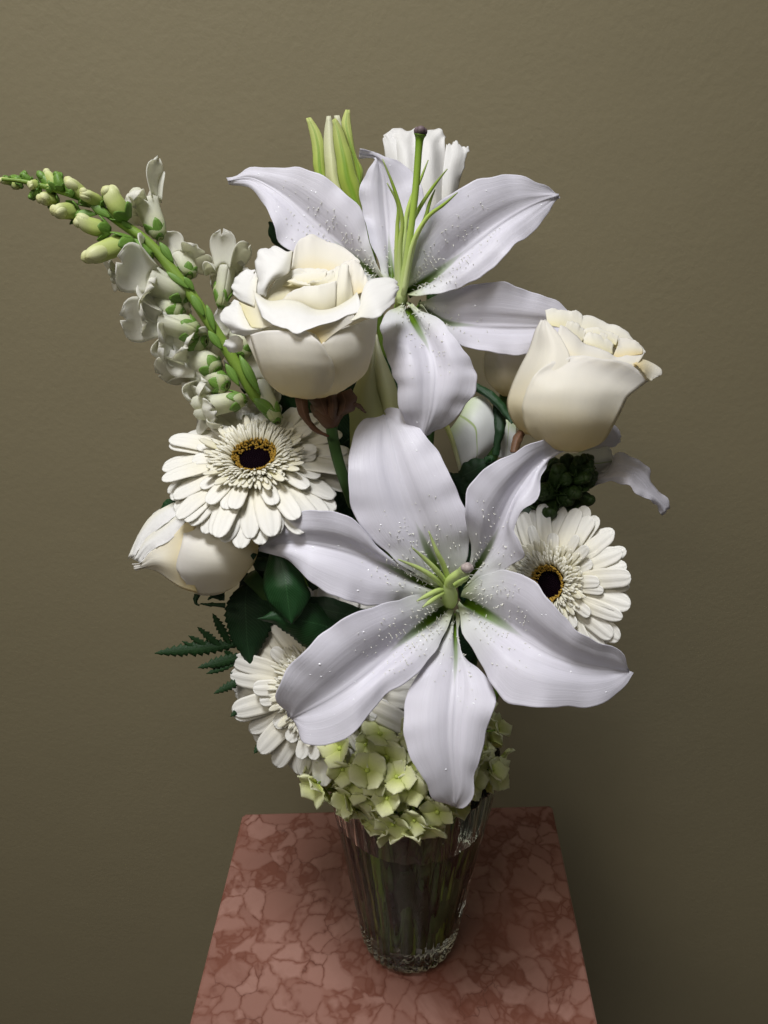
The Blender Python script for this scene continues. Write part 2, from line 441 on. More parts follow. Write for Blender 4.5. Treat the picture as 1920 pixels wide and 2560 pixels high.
inner = k.mix(k.math('MULTIPLY', eb, 0.8), matr, nodb)
sel = k.ramp(k.math('ADD', k.math('MULTIPLY', sa.outputs[1], 0.50), k.math('MULTIPLY', n1, 0.7)), [(0.46, (0, 0, 0)), (0.50, (1, 1, 1))])
body = k.mix(ea, inner, nod)
col = k.mix(sel, inner, body)
blot = k.ramp(k.noise(ob, 9, 5, 0.6, 0.8), [(0.52, (0, 0, 0)), (0.60, (1, 1, 1))])
col = k.mix(k.math('MULTIPLY', blot, 0.5), col, matr)
crack = k.math('MULTIPLY', k.ramp(vae.outputs['Distance'], [(0.0, (1, 1, 1)), (0.022, (0, 0, 0))]), k.ramp(k.noise(ob, 24, 3), [(0.52, (0, 0, 0)), (0.62, (1, 1, 1))]))
col = k.mix(k.math('MULTIPLY', crack, 0.5), col, (0.07, 0.03, 0.022))
pit = k.ramp(n3, [(0.66, (0, 0, 0)), (0.74, (1, 1, 1))])
col = k.mix(k.math('MULTIPLY', pit, 0.30), col, (0.14, 0.06, 0.05))
mul = k.node('ShaderNodeMix', data_type='RGBA', blend_type='MULTIPLY'); mul.inputs[0].default_value = 1.0; k.link(col, mul.inputs[6]); mul.inputs[7].default_value = (0.96, 0.80, 0.72, 1)
k.link(mul.outputs[2], k.b.inputs['Base Color'])
k.link(k.math('ADD', 0.24, k.math('MULTIPLY', n2, 0.22)), k.b.inputs['Roughness']); k.b.inputs['Specular IOR Level'].default_value = 0.35
hh = k.math('SUBTRACT', k.math('MULTIPLY', n3, 0.4), k.math('ADD', crack, k.math('MULTIPLY', pit, 0.6)))
k.link(k.bump(hh, 0.25, 0.0005), k.b.inputs['Normal'])
M_MARBLE = k.m

k = NT('vase_glass'); k.b.inputs['Base Color'].default_value = (0.74, 0.80, 0.74, 1); k.b.inputs['Roughness'].default_value = 0.03
k.b.inputs['IOR'].default_value = 1.24; k.b.inputs['Transmission Weight'].default_value = 1.0
tc = k.node('ShaderNodeTexCoord')
k.link(k.bump(k.noise(k.mapping(tc.outputs['Object'], (70, 70, 8)), 1.0, 2, 0.5, 1.0), 0.35, 0.003), k.b.inputs['Normal'])
M_GLASS = k.m
k = NT('vase_water'); k.b.inputs['Base Color'].default_value = (0.80, 0.85, 0.78, 1); k.b.inputs['Roughness'].default_value = 0.02
k.b.inputs['IOR'].default_value = 1.24; k.b.inputs['Transmission Weight'].default_value = 1.0
tc = k.node('ShaderNodeTexCoord'); k.link(k.bump(k.noise(tc.outputs['Object'], 40, 2), 0.05, 0.001), k.b.inputs['Normal'])
M_WATER = k.m
k = NT('floor_tile'); tc = k.node('ShaderNodeTexCoord')
k.link(k.mix(k.noise(tc.outputs['Object'], 6, 4), (0.16, 0.14, 0.11), (0.22, 0.19, 0.15)), k.b.inputs['Base Color']); k.b.inputs['Roughness'].default_value = 0.6
M_FLOOR = k.m

# ------------------------------------------------------------------ setting: wall, floor
WALL_Y = 0.665
PT = 1.0                                   # pedestal top height
def quad(a, b, c, d):
    return np.array([a, b, c, d], float), [(0, 1, 2, 3)], np.array([[0, 0], [1, 0], [1, 1], [0, 1]], float)
structure('wall', quad((-2.2, WALL_Y, 0), (2.2, WALL_Y, 0), (2.2, WALL_Y, 3.3), (-2.2, WALL_Y, 3.3)), M_WALL)
structure('floor', quad((-2.2, -1.6, 0), (2.2, -1.6, 0), (2.2, WALL_Y, 0), (-2.2, WALL_Y, 0)), M_FLOOR)

# ------------------------------------------------------------------ pedestal
bl, br = on_plane_z(606, 2034, PT), on_plane_z(1381, 2013, PT)
fl0, fr0 = on_plane_z(473, 2560, PT), on_plane_z(1495, 2560, PT)
def extend(a, b, L):
    d = b-a; return a + d/np.linalg.norm(d)*L
fl, fr = extend(bl, fl0, 0.312), extend(br, fr0, 0.312)
ctr = (bl+br+fl+fr)/4
ped = thing('pedestal', 'square pink mottled marble pedestal carrying the vase', 'pedestal', (ctr[0], ctr[1], 0))
def block(corners, z0, z1, bev):
    c = np.array(corners); m = c.mean(0)
    def ring(z, inset):
        r = []
        for i in range(4):
            p, pr, nx = c[i], c[i-1], c[(i+1) % 4]
            e1 = (pr-p)/np.linalg.norm(pr-p); e2 = (nx-p)/np.linalg.norm(nx-p)
            q = p + (e1+e2)*inset
            for e in (e1, e2):
                w = q + e*0.003; r.append((w[0], w[1], z))
        return r
    rings = [ring(z0, 0), ring(z1-bev, 0), ring(z1-bev*0.3, bev*0.3), ring(z1, bev)]
    V = np.array(sum(rings, [])); F = []
    for i in range(3):
        for j in range(8):
            F.append((i*8+j, i*8+(j+1) % 8, (i+1)*8+(j+1) % 8, (i+1)*8+j))
    F.append(tuple(range(8))[::-1]); F.append(tuple(range(24, 32)))
    return V, F, None
part('top_slab', block([fl, fr, br, bl], PT-0.03, PT, 0.0022), M_MARBLE, ped, smooth=False)
sh = [ctr+(x-ctr)*0.86 for x in (fl, fr, br, bl)]
part('column', block(sh, 0.06, PT-0.03, 0.001), M_MARBLE, ped, smooth=False)
part('foot_slab', block([ctr+(x-ctr)*0.99 for x in (fl, fr, br, bl)], 0.0, 0.06, 0.002), M_MARBLE, ped, smooth=False)

# ------------------------------------------------------------------ vase and water
VX, VY = 0.0205, 0.418
vase = thing('glass_vase', 'clear ribbed glass vase of dark water and stems on the marble pedestal', 'vase', (VX, VY, PT))
def ribbed(prof, k=216, amp=0.0, ribs=34):
    prof = np.asarray(prof, float)
    ang = np.linspace(0, 2*math.pi, k, endpoint=False)
    R = prof[:, 0][:, None]; z = prof[:, 1][:, None]
    ph = 0.7*np.sin(z*38+2*ang)+0.5*np.sin(z*90+5*ang+1.3)
    rr = R + amp*np.minimum(1, R/0.03)*np.sin(ribs*ang+1.6*np.sin(3*ang+.7)+1.1*np.sin(7*ang+2.1)+1.3*ph)*(0.6+0.4*np.sin(5*ang+z*60))
    V = np.stack([VX+rr*np.cos(ang), VY+rr*np.sin(ang), PT+0.0006+z+0*ang], -1).reshape(-1, 3)
    n = len(prof); F = []
    for i in range(n-1):
        for j in range(k):
            j2 = (j+1) % k; F.append((i*k+j, i*k+j2, (i+1)*k+j2, (i+1)*k+j))
    uv = np.stack([np.tile(ang/6.2832, n), np.repeat(np.linspace(0, 1, n), k)], 1)
    return V, F, uv
zo = [0, .001, .004, .009, .016, .03, .05, .07, .09, .11, .13, .15, .17, .19, .197]
ro = [.029, .0335, .0372, .0394, .0405, .0418, .0441, .0468, .0496, .0523, .0549, .0574, .0598, .0620, .0628]
prof = [(0.0005, 0.0)] + list(zip(ro, zo)) + [(0.0622, 0.1995), (0.0605, 0.1995)]
WL = .148
prof += [(float(np.interp(z, zo, ro))-0.0028, z) for z in (.19, .17, .158, WL)]
part('glass_body', ribbed(prof, amp=0.0009), M_GLASS, vase)
part('water', ribbed([(float(np.interp(WL, zo, ro))-0.0028, WL), (.04, WL-.0004), (.02, WL-.0004), (0.0005, WL-.0004)], k=216), M_WATER, vase)

def stem_to_vase(px_pts, neck, foot, zf=FULL, n=34):
    """a stem through traced points, down through the vase neck to its foot in the water"""
    pts = [P(*zf(p)) for p in px_pts]
    a, r = neck; f, q = foot
    pts.append(np.array([VX+r*math.cos(a), VY+r*math.sin(a), PT+0.185]))
    g = np.array([VX+q*math.cos(f), VY+q*math.sin(f), PT+0.018])
    pts.append((pts[-1]+g)/2 + np.array([0.002, 0.001, 0])); pts.append(g)
    return cr(np.array(pts), n)
def foot_of(foot):
    f, q = foot; return np.array([VX+q*math.cos(f), VY+q*math.sin(f), PT+0.018])

# ------------------------------------------------------------------ lilies
def lily_petal(parent, zf, L, M, R, dM, eL=(-.004, .004), eR=(-.004, .004), puff=0.0022, mat=None, seed=0, ruf=0.0011,
               papillae=0, drops=0, nst=10, prange=(0.06, 0.55)):
    L = poly_resample([p[:2] for p in L], nst); M = poly_resample([p[:2] for p in M], nst); R = poly_resample([p[:2] for p in R], nst)
    d = cr(np.array(dM)[:, None], nst)[:, 0]; a = lin_resample(eL, nst); b = lin_resample(eR, nst)
    rows = []
    for i in range(nst):
        l, m, r = L[i], M[i], R[i]
        t = i/(nst-1); pf = puff*math.sin(math.pi*min(1, t*0.9+0.12))
        q1 = l*0.5+m*0.5; q2 = m*0.5+r*0.5
        rows.append([(*l, d[i]+a[i]), (*q1, d[i]+a[i]*0.52-pf), (*m, d[i]), (*q2, d[i]+b[i]*0.52-pf), (*r, d[i]+b[i])])
    C = np.array([[P(*zf(p)) for p in r] for r in rows])
    G = cr(C, 46); G = np.swapaxes(cr(np.swapaxes(G, 0, 1), 61), 0, 1)
    G = ruffle(G, ruf*1.6, 'lr', seed, (4, 9, 17), 5, .0007)
    N = grid_normals(G)
    if (N*(CAM-G)).sum() < 0: N = -N
    t, s = np.meshgrid(np.linspace(0, 1, 46), np.linspace(-1, 1, 61), indexing='ij')
    fade = np.clip(1.15-t, 0, 1)
    G = G + N*((-0.0014*np.exp(-(s/0.16)**2) + 0.0013*np.exp(-(s/0.045)**2)*np.clip(t*3-.6, 0, 1) - .0005*np.exp(-((np.abs(s)-.24)/.07)**2)*np.clip(t*2-.3, 0, 1))*fade - 0.0034*np.exp(-(s/0.17)**2)*np.clip(1-t/.34, 0, 1)**1.2)[..., None]
    G = G + N*((0.00013*np.sin(s*19+seed+2*t)*np.clip(t*2, 0, 1)*(1-np.abs(s))) + .0007*np.sin(5.1*t+2.7*s+seed)*np.sin(3.3*s+1.7*seed+2*t)*np.clip(t*2, 0, 1))[..., None]
    o = part('petal', sheet_arrays(G, 0.00042), mat or M_LILY, parent)
    r = np.random.default_rng(seed+50)
    if papillae:
        arr = []
        for _ in range(int(papillae*1.5)):
            tt = prange[0]+(prange[1]-prange[0])*r.beta(1.1, 2.0); ss = r.choice([-1, 1])*(0.08+0.75*r.beta(1.3, 2.2))
            i = int(tt*45); j = int((ss+1)/2*60)
            p, n = G[i, j], N[i, j]
            h = 0.0022*(1-0.75*(tt-prange[0])/(prange[1]-prange[0]))*r.uniform(0.7, 1.2)
            lean = r.normal(size=3)*0.45; lean -= n*lean.dot(n)
            pts = [p, p+n*h*0.6+lean*h*0.25, p+n*h*0.9+lean*h*0.9]
            arr.append(tube_arrays(pts, [0.00026, 0.00021, 0.00010], 4))
        part('papillae', merge(arr), M_PAPILLA, o, 'stuff')
    if drops:
        arr = []
        for _ in range(drops):
            i = int(r.uniform(0.2, 0.9)*45); j = int(r.uniform(0.12, 0.88)*60)
            p, n = G[i, j], N[i, j]; R0 = r.uniform(0.00025, 0.00065)
            ax = np.cross(n, [0.3, 0.5, 0.8]); ax /= np.linalg.norm(ax); bx = np.cross(n, ax)
            pr = [(1.0, -0.2), (0.95, 0.3), (0.65, 0.62), (0.02, 0.78)]
            V, F, uv = lathe_arrays(pr, 8)
            st = r.uniform(0.8, 1.7)
            arr.append((p + R0*(V[:, 0:1]*ax*st + V[:, 1:2]*bx + V[:, 2:3]*n), F, uv))
        part('water_drops', merge(arr), M_DROP, o, 'stuff')
    return o

def stamen_tube(parent, zf, pts, rad, mat, name='filament', n=22):
    return part(name, tube_arrays(cr(wpts(zf, pts), n), rad, 8), mat, parent)

GL = 'white lilies in the vase'
# --- the lily that opens towards the camera, low in the bouquet
foot = (4.2, 0.012)
lilyA = thing('lily', 'open white lily spread over the pale green hydrangea, with splayed petals', 'lily', foot_of(foot), GL)
dA = [.4330, .4230, .4150, .4120, .4100, .4110, .4140, .4180]
lily_petal(lilyA, Z6, [(770, 800), (690, 745), (600, 690), (480, 590), (420, 490), (400, 380), (403, 230), (430, 120), (480, 52), (520, 40), (552, 62)],
           [(820, 810), (775, 720), (725, 610), (665, 470), (615, 330), (585, 200), (570, 110), (557, 66)],
           [(870, 790), (905, 720), (930, 620), (918, 530), (875, 410), (830, 300), (790, 220), (740, 150), (680, 85), (620, 30), (585, 28), (560, 62)],
           dA, (-.006, -.006, -.002, .004), (-.006, -.006, -.002, .004), seed=1, papillae=80, drops=12)
lily_petal(lilyA, Z6, [(775, 800), (640, 725), (520, 625), (430, 520), (370, 494), (290, 478), (200, 472), (120, 500), (60, 570), (10, 640)],
           [(800, 825), (700, 778), (600, 730), (480, 680), (360, 640), (230, 612), (120, 615), (12, 645)],
           [(770, 845), (700, 850), (600, 872), (500, 897), (400, 868), (330, 832), (260, 808), (210, 752), (150, 712), (85, 660), (14, 650)],
           [.4340, .4250, .4180, .4140, .4110, .4100, .4120, .4170], (-.004, -.009, -.009, .001), (-.003, -.006, -.004, .003), seed=2, papillae=45, drops=12, puff=0.003)
lily_petal(lilyA, Z6, [(880, 790), (925, 700), (925, 600), (900, 480), (878, 418), (915, 388), (960, 330), (1040, 270), (1110, 232), (1180, 185), (1260, 158), (1340, 170), (1377, 200)],
           [(890, 812), (950, 725), (1010, 635), (1055, 540), (1095, 440), (1150, 352), (1220, 275), (1300, 220), (1378, 202)],
           [(905, 810), (960, 765), (1060, 735), (1150, 695), (1163, 660), (1118, 605), (1105, 560), (1150, 490), (1215, 430), (1222, 340), (1275, 255), (1335, 220), (1379, 205)],
           [.4330, .4240, .4150, .4090, .4060, .4050, .4060, .4100, .4160], (-.004, -.010, -.010, -.002), (-.004, -.008, -.006, .002), seed=3, papillae=40, drops=8, puff=0.002, ruf=0.0015)
lily_petal(lilyA, Z6, [(895, 820), (925, 788), (985, 752), (1060, 732), (1140, 727), (1190, 770), (1240, 830), (1290, 890), (1340, 960), (1420, 1020), (1500, 1055), (1570, 1070), (1602, 1092), (1597, 1130), (1611, 1165)],
           [(880, 860), (960, 908), (1050, 962), (1150, 1022), (1260, 1088), (1370, 1135), (1480, 1158), (1560, 1164), (1612, 1168)],
           [(872, 890), (880, 970), (920, 1060), (970, 1150), (1030, 1240), (1065, 1292), (1130, 1315), (1200, 1330), (1300, 1325), (1390, 1340), (1470, 1320), (1550, 1280), (1605, 1215), (1612, 1172)],
           [.4330, .4180, .4060, .3980, .3930, .3910, .3930, .3980, .4040], (-.008, -.014, -.013, -.003), (-.006, -.008, -.006, .002), seed=4, papillae=75, drops=10, puff=0.003)
lily_petal(lilyA, Z6, [(848, 930), (830, 1010), (770, 1090), (700, 1180), (660, 1250), (637, 1350), (640, 1440), (665, 1540), (715, 1610), (742, 1670), (752, 1720), (795, 1764), (848, 1752)],
           [(860, 900), (864, 1020), (866, 1120), (856, 1240), (846, 1350), (842, 1450), (848, 1550), (858, 1650), (856, 1752)],
           [(872, 930), (882, 1060), (930, 1130), (1000, 1210), (1035, 1290), (1010, 1370), (988, 1440), (985, 1532), (962, 1600), (932, 1660), (938, 1738), (905, 1756), (862, 1753)],
           [.4340, .4210, .4100, .4020, .3960, .3930, .3930, .3960, .4040], (-.004, -.003, .000, .004), (-.004, -.003, .000, .004), seed=5, papillae=22, drops=8, puff=0.0018)
lily_petal(lilyA, Z6, [(815, 865), (760, 838), (660, 850), (560, 880), (480, 900), (380, 940), (280, 1010), (220, 1072), (150, 1150), (92, 1230), (80, 1258), (112, 1312), (146, 1368)],
           [(835, 885), (745, 958), (640, 1040), (540, 1122), (440, 1202), (335, 1275), (235, 1330), (150, 1374)],
           [(852, 905), (850, 960), (810, 1030), (760, 1110), (700, 1180), (600, 1232), (530, 1312), (480, 1382), (420, 1440), (370, 1480), (290, 1502), (218, 1490), (186, 1432), (154, 1380)],
           [.4330, .4180, .4070, .4000, .3950, .3930, .3950, .4010], (-.010, -.014, -.011, -.001), (-.008, -.008, -.005, .002), seed=6, papillae=110, drops=18, puff=0.003)
part('ovary', tube_arrays(cr(wpts(ZC, [(820, 870, .431), (805, 800, .424), (800, 720, .418), (790, 640, .413), (770, 580, .411)]), 16),
                          [.0014, .0042, .0046, .0034, .0022], 12), M_FILAL, lilyA)
sty = stamen_tube(lilyA, ZC, [(790, 640, .413), (790, 560, .409), (850, 500, .405), (930, 450, .402), (1000, 410, .399)], [.0026, .0024, .0024, .0025, .0034], M_FILAL, 'style')
def knob(parent, zf, p, r, mat):
    c = P(*zf(p)); arr = []
    for q in ((0, 0, 0), (.45, .2, .1), (-.45, .1, .2), (0, -.4, .35), (.1, .45, .3)):
        V, F, uv = lathe_arrays([(0.01, -1), (.6, -.8), (.95, -.25), (1, .2), (.75, .7), (.01, .95)], 10)
        arr.append((c+np.array(q)*r*0.7+V*r*0.7, F, uv))
    return part('stigma', merge(arr), mat, parent)
knob(lilyA, ZC, (1015, 400, .397), .0034, M_STIGMAP)
for pts in ([(800, 560, .414), (720, 340, .406), (640, 180, .401), (545, -60, .398)],
            [(770, 590, .414), (640, 420, .405), (500, 280, .400), (345, 145, .395)],
            [(740, 620, .415), (600, 500, .406), (420, 390, .401), (170, 285, .397)],
            [(740, 640, .416), (620, 680, .408), (500, 740, .403), (400, 795, .400)],
            [(750, 670, .417), (640, 740, .409), (550, 810, .404), (470, 872, .401)],
            [(850, 610, .416), (930, 560, .412), (1000, 520, .409), (1040, 490, .407)]):
    stamen_tube(lilyA, ZC, pts, [.0017, .0015, .0012, .0004], M_FILAL)
part('stem', tube_arrays(stem_to_vase([(1130, 1485, .434), (1115, 1520, .46), (1080, 1600, .50)], (4.4, .02), foot), [.0035, .003, .0035], 8), M_STEM, lilyA)

# --- the lily at the top, seen from its side
foot = (1.4, 0.016)
lilyB = thing('lily', 'open white lily at the top with a long upright style and green filaments', 'lily', foot_of(foot), GL)
lily_petal(lilyB, Z2, [(790, 870), (745, 770), (700, 650), (670, 540), (610, 462), (540, 402), (470, 357), (370, 325), (270, 322), (180, 322), (120, 342), (82, 376), (52, 384)],
           [(800, 890), (690, 790), (600, 715), (510, 640), (430, 575), (340, 490), (240, 415), (140, 372), (54, 390)],
           [(800, 910), (690, 860), (560, 800), (430, 760), (340, 715), (285, 690), (270, 610), (238, 515), (200, 465), (180, 425), (125, 410), (86, 432), (60, 402)],
           [.4480, .4500, .4480, .4470, .4460, .4460, .4470, .4490, .4520], (-.006, -.009, -.005, .004), (-.003, -.006, -.008, .004), seed=11, papillae=110, drops=26, puff=0.002, prange=(.1, .8))
lily_petal(lilyB, Z2, [(800, 880), (745, 770), (700, 640), (670, 545), (666, 400), (690, 360), (730, 320), (737, 292), (705, 288), (658, 288)],
           [(815, 900), (800, 700), (790, 560), (780, 440), (768, 350), (742, 285), (708, 262), (660, 262)],
           [(850, 890), (930, 720), (970, 570), (962, 480), (940, 400), (900, 340), (860, 302), (785, 280), (742, 262), (715, 232), (690, 238), (664, 236)],
           [.4460, .4530, .4570, .4590, .4590, .4570, .4540, .4530], (-.006, -.004, -.003, .002), (-.005, -.003, .001, -.003), seed=12, papillae=20, drops=3, puff=0.0015)
lily_petal(lilyB, Z2, [(870, 850), (905, 720), (950, 565), (1010, 492), (1110, 430), (1180, 396), (1280, 370), (1400, 365), (1470, 400), (1540, 460), (1577, 452)],
           [(880, 905), (960, 855), (1060, 782), (1180, 685), (1300, 592), (1400, 530), (1500, 482), (1578, 458)],
           [(886, 925), (930, 932), (1000, 916), (1100, 892), (1150, 876), (1250, 812), (1350, 720), (1410, 650), (1490, 600), (1540, 530), (1579, 464)],
           [.4400, .4380, .4370, .4360, .4360, .4380, .4410, .4450], (-.004, -.009, -.007, .002), (-.006, -.008, -.004, .004), seed=13, papillae=100, drops=10, puff=0.002, prange=(.05, .7))
lily_petal(lilyB, Z2, [(930, 950), (1000, 922), (1150, 876), (1240, 860), (1340, 865), (1450, 895), (1560, 935), (1620, 985), (1690, 1050)],
           [(930, 960), (1040, 1040), (1150, 1054), (1280, 1060), (1400, 1062), (1500, 1062), (1690, 1060)],
           [(935, 972), (1030, 1060), (1120, 1140), (1180, 1165), (1300, 1185), (1390, 1200), (1440, 1185), (1530, 1150), (1690, 1075)],
           [.4400, .4430, .4450, .4480, .4500, .4530, .4560], (-.002, -.007, -.005, .000), (-.004, -.006, -.004, .002), seed=14, papillae=25, drops=2, puff=0.001)
lily_petal(lilyB, Z3, [(1120, 445), (1050, 492), (1000, 545), (1012, 605), (1040, 700), (1062, 800), (1100, 890), (1115, 1000), (1132, 1080), (1170, 1150), (1205, 1190)],
           [(1145, 440), (1180, 500), (1225, 585), (1270, 670), (1300, 765), (1310, 865), (1302, 960), (1290, 1060), (1265, 1140), (1250, 1196)],
           [(1180, 450), (1245, 480), (1340, 530), (1410, 600), (1462, 680), (1520, 770), (1566, 850), (1540, 930), (1480, 1010), (1420, 1090), (1370, 1150), (1300, 1190)],
           [.4390, .4260, .4160, .4090, .4050, .4030, .4030, .4050, .4090, .4140], (.001, .000, .004, .006), (-.008, -.006, .002, .006), seed=15, papillae=45, drops=6, puff=0.003, prange=(.02, .6))
for pts in ([(838, 900, .438), (832, 740, .428), (836, 600, .421), (838, 500, .417), (788, 400, .412)],
            [(845, 900, .436), (848, 700, .424), (858, 570, .416), (822, 430, .408), (767, 290, .402)],
            [(855, 880, .441), (872, 600, .434), (900, 475, .430), (940, 390, .428), (978, 295, .426)],
            [(860, 880, .437), (890, 630, .425), (930, 530, .420), (1000, 420, .414), (1066, 336, .408)],
            [(868, 900, .438), (912, 680, .428), (962, 570, .423), (985, 490, .419), (1010, 430, .416)],
            [(862, 915, .434), (905, 690, .420), (970, 565, .412), (1050, 500, .406), (1113, 445, .402)]):
    stamen_tube(lilyB, Z2, pts, [.0017, .0014, .0012, .0009, .0003], M_FILA)
stamen_tube(lilyB, Z2, [(850, 950, .438), (868, 830, .430), (900, 600, .417), (920, 430, .410), (933, 260, .404), (938, 200, .402), (941, 176, .401)], [.0030, .0021, .0019, .0019, .0019, .0022, .0034], M_STYLE, 'style')
knob(lilyB, Z2, (943, 168, .4005), .0036, M_STIGMA)
part('ovary', tube_arrays(cr(wpts(Z2, [(850, 965, .446), (852, 940, .441), (858, 905, .437)]), 8), [.003, .0042, .003], 10), M_FILAL, lilyB)
part('stem', tube_arrays(stem_to_vase([(1000, 765, .445), (1003, 800, .462), (1010, 950, .485), (1020, 1300, .515)], (1.2, .02), foot), [.0035, .003, .0035], 8), M_STEM, lilyB)

# --- the lily behind the right-hand rose, facing the wall
foot = (0.4, 0.018)
lilyC = thing('lily', 'white lily behind the large rose, its long recurved petal hanging over the wall side', 'lily', foot_of(foot), GL)
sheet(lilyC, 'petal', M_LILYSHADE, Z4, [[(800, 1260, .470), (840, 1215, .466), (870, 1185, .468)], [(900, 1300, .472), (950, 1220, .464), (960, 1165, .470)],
      [(1000, 1345, .474), (1060, 1240, .464), (1060, 1150, .471)], [(1075, 1330, .476), (1140, 1230, .466), (1145, 1142, .472)],
      [(1140, 1292, .478), (1200, 1230, .470), (1182, 1188, .473)], [(1230, 1282, .480), (1250, 1250, .476), (1250, 1228, .476)]], ruf=.0008, edges='lre', seed=3)
sheet(lilyC, 'petal', M_LILY, Z4, [[(960, 1180, .474), (900, 1100, .474), (950, 1000, .474)], [(1060, 1165, .474), (1080, 1060, .472), (1110, 980, .475)],
      [(1140, 1140, .474), (1160, 1060, .472), (1175, 988, .475)], [(1185, 1132, .475), (1205, 1080, .474), (1212, 1025, .476)], [(1205, 1110, .476), (1222, 1085, .476), (1220, 1060, .477)]], ruf=.0006, edges='e', seed=4)
lily_petal(lilyC, Z4, [(870, 1395), (950, 1345), (1020, 1345), (1080, 1300), (1140, 1292), (1180, 1190), (1260, 1188), (1350, 1230), (1420, 1270), (1432, 1350), (1480, 1440), (1540, 1528)],
           [(870, 1405), (980, 1378), (1080, 1330), (1180, 1290), (1260, 1280), (1330, 1320), (1390, 1390), (1450, 1450), (1520, 1545)],
           [(870, 1430), (950, 1420), (1010, 1408), (1120, 1365), (1210, 1352), (1255, 1365), (1300, 1440), (1385, 1472), (1455, 1490), (1480, 1530), (1495, 1580)],
           [.474, .468, .462, .457, .454, .454, .456, .460, .466], (.004, .010, .012, .006), (.002, -.003, -.008, -.003), seed=21, puff=.002, ruf=.0012)
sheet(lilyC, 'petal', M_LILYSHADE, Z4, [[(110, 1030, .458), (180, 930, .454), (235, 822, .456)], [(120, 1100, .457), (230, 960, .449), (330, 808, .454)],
      [(145, 1160, .456), (280, 1010, .447), (392, 885, .453)], [(160, 1210, .457), (290, 1090, .448), (416, 1000, .453)],
      [(180, 1280, .459), (290, 1190, .451), (405, 1110, .456)], [(190, 1320, .462), (260, 1270, .458), (350, 1195, .460)]], seed=5)
part('petal_rib', tube_arrays(cr(wpts(Z4, [(95, 1000, .4555), (130, 1090, .4535), (155, 1170, .4535), (172, 1235, .4545), (185, 1290, .457)]), 16), [.0016, .0013, .001], 8), M_LBUDP, lilyC)
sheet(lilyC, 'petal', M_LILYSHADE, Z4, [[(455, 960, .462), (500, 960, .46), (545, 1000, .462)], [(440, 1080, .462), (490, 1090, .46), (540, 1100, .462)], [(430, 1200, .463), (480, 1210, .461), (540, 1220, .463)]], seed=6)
part('stem', tube_arrays(stem_to_vase([(1395, 1150, .476), (1340, 1250, .49), (1240, 1450, .51)], (0.3, .03), foot), [.003, .003, .0033], 8), M_STEM, lilyC)

# --- lily buds
foot = (1.9, 0.022)
budA = thing('lily_bud', 'green lily bud just parting at its tips, rising behind the top lily', 'lily bud', foot_of(foot), 'lily buds')
B = .472
def bud_tepal(parent, zf, L, R, d, bulge, mat, n=8, seed=0):
    L = poly_resample(L, n); R = poly_resample(R, n); rows = []
    dd = lin_resample(d, n); bb = lin_resample(bulge, n)
    for i in range(n):
        m = (L[i]+R[i])/2
        rows.append([(*L[i], dd[i]+bb[i]), (*(L[i]*.75+R[i]*.25), dd[i]+bb[i]*.3), (*m, dd[i]), (*(L[i]*.25+R[i]*.75), dd[i]+bb[i]*.3), (*R[i], dd[i]+bb[i])])
    return sheet(parent, 'tepal', mat, zf, rows, nu=26, nv=15, th=.001, ruf=.0003, edges='lr', seed=seed)
bud_tepal(budA, ZT, [(590, 1060), (450, 900), (390, 760), (372, 600), (350, 420), (334, 250), (331, 180)], [(600, 1060), (585, 940), (578, 790), (540, 680), (500, 500), (440, 330), (400, 210), (352, 165)], (B, B-.004, B-.003), (.005, .005, .002), M_LBUD, seed=1)
bud_tepal(budA, ZT, [(560, 1060), (300, 800), (270, 680), (255, 500), (250, 350), (265, 200), (285, 148)], [(600, 1060), (470, 900), (395, 760), (378, 560), (350, 300), (322, 160), (305, 146)], (B+.003, B+.001, B+.003), (.004, .004, .002), M_LBUDP, seed=2)
bud_tepal(budA, ZT, [(590, 1060), (570, 800), (540, 680), (500, 490), (450, 330), (400, 190), (425, 110), (450, 92)], [(610, 1060), (576, 800), (622, 690), (580, 590), (520, 450), (492, 250), (486, 110), (478, 90)], (B+.006, B+.004, B+.005), (.003, .003, .001), M_LBUD, seed=3)
bud_tepal(budA, ZT, [(520, 1060), (200, 740), (165, 640), (160, 500), (130, 330), (98, 200), (92, 165)], [(580, 1060), (310, 800), (268, 690), (256, 500), (245, 335), (190, 230), (130, 160)], (B+.008, B+.006, B+.006), (.003, .003, .001), M_LBUD, seed=4)
bud_tepal(budA, ZT, [(590, 1060), (480, 600), (390, 320), (350, 200), (345, 140)], [(600, 1060), (560, 640), (450, 400), (410, 210), (385, 142)], (B+.012, B+.012, B+.010), (.003, .003, .001), M_LBUDP, seed=5)
part('stem', tube_arrays(stem_to_vase([(905, 540, .477), (925, 620, .486), (960, 900, .505), (990, 1300, .525)], (1.8, .03), foot), [.003, .0028, .003], 8), M_STEM, budA)
foot = (3.0, 0.010)
budB = thing('lily_bud', 'closed pale yellow green lily bud tucked below the large open rose', 'lily bud', foot_of(foot), 'lily buds')
bud_tepal(budB, Z3, [(850, 1330), (845, 1180), (838, 1060), (842, 950), (890, 880), (940, 780), (975, 620)], [(1040, 1330), (1045, 1180), (1035, 1050), (1005, 930), (990, 850), (985, 760), (985, 620)], (.4300, .4260, .4270), (.006, .006, .002), M_LBUDP, seed=6)
bud_tepal(budB, Z3, [(1030, 1330), (1040, 1180), (1030, 1050), (1000, 930), (985, 850), (980, 760), (982, 620)], [(1120, 1330), (1125, 1150), (1112, 1000), (1090, 890), (1045, 780), (1010, 700), (990, 620)], (.4280, .4240, .4260), (.006, .006, .002), M_LBUDP, seed=7)
part('stem', tube_arrays(stem_to_vase([(935, 1130, .44), (945, 1250, .458), (980, 1450, .49)], (3.0, .02), foot), [.003, .0028, .003], 8), M_STEM, budB)

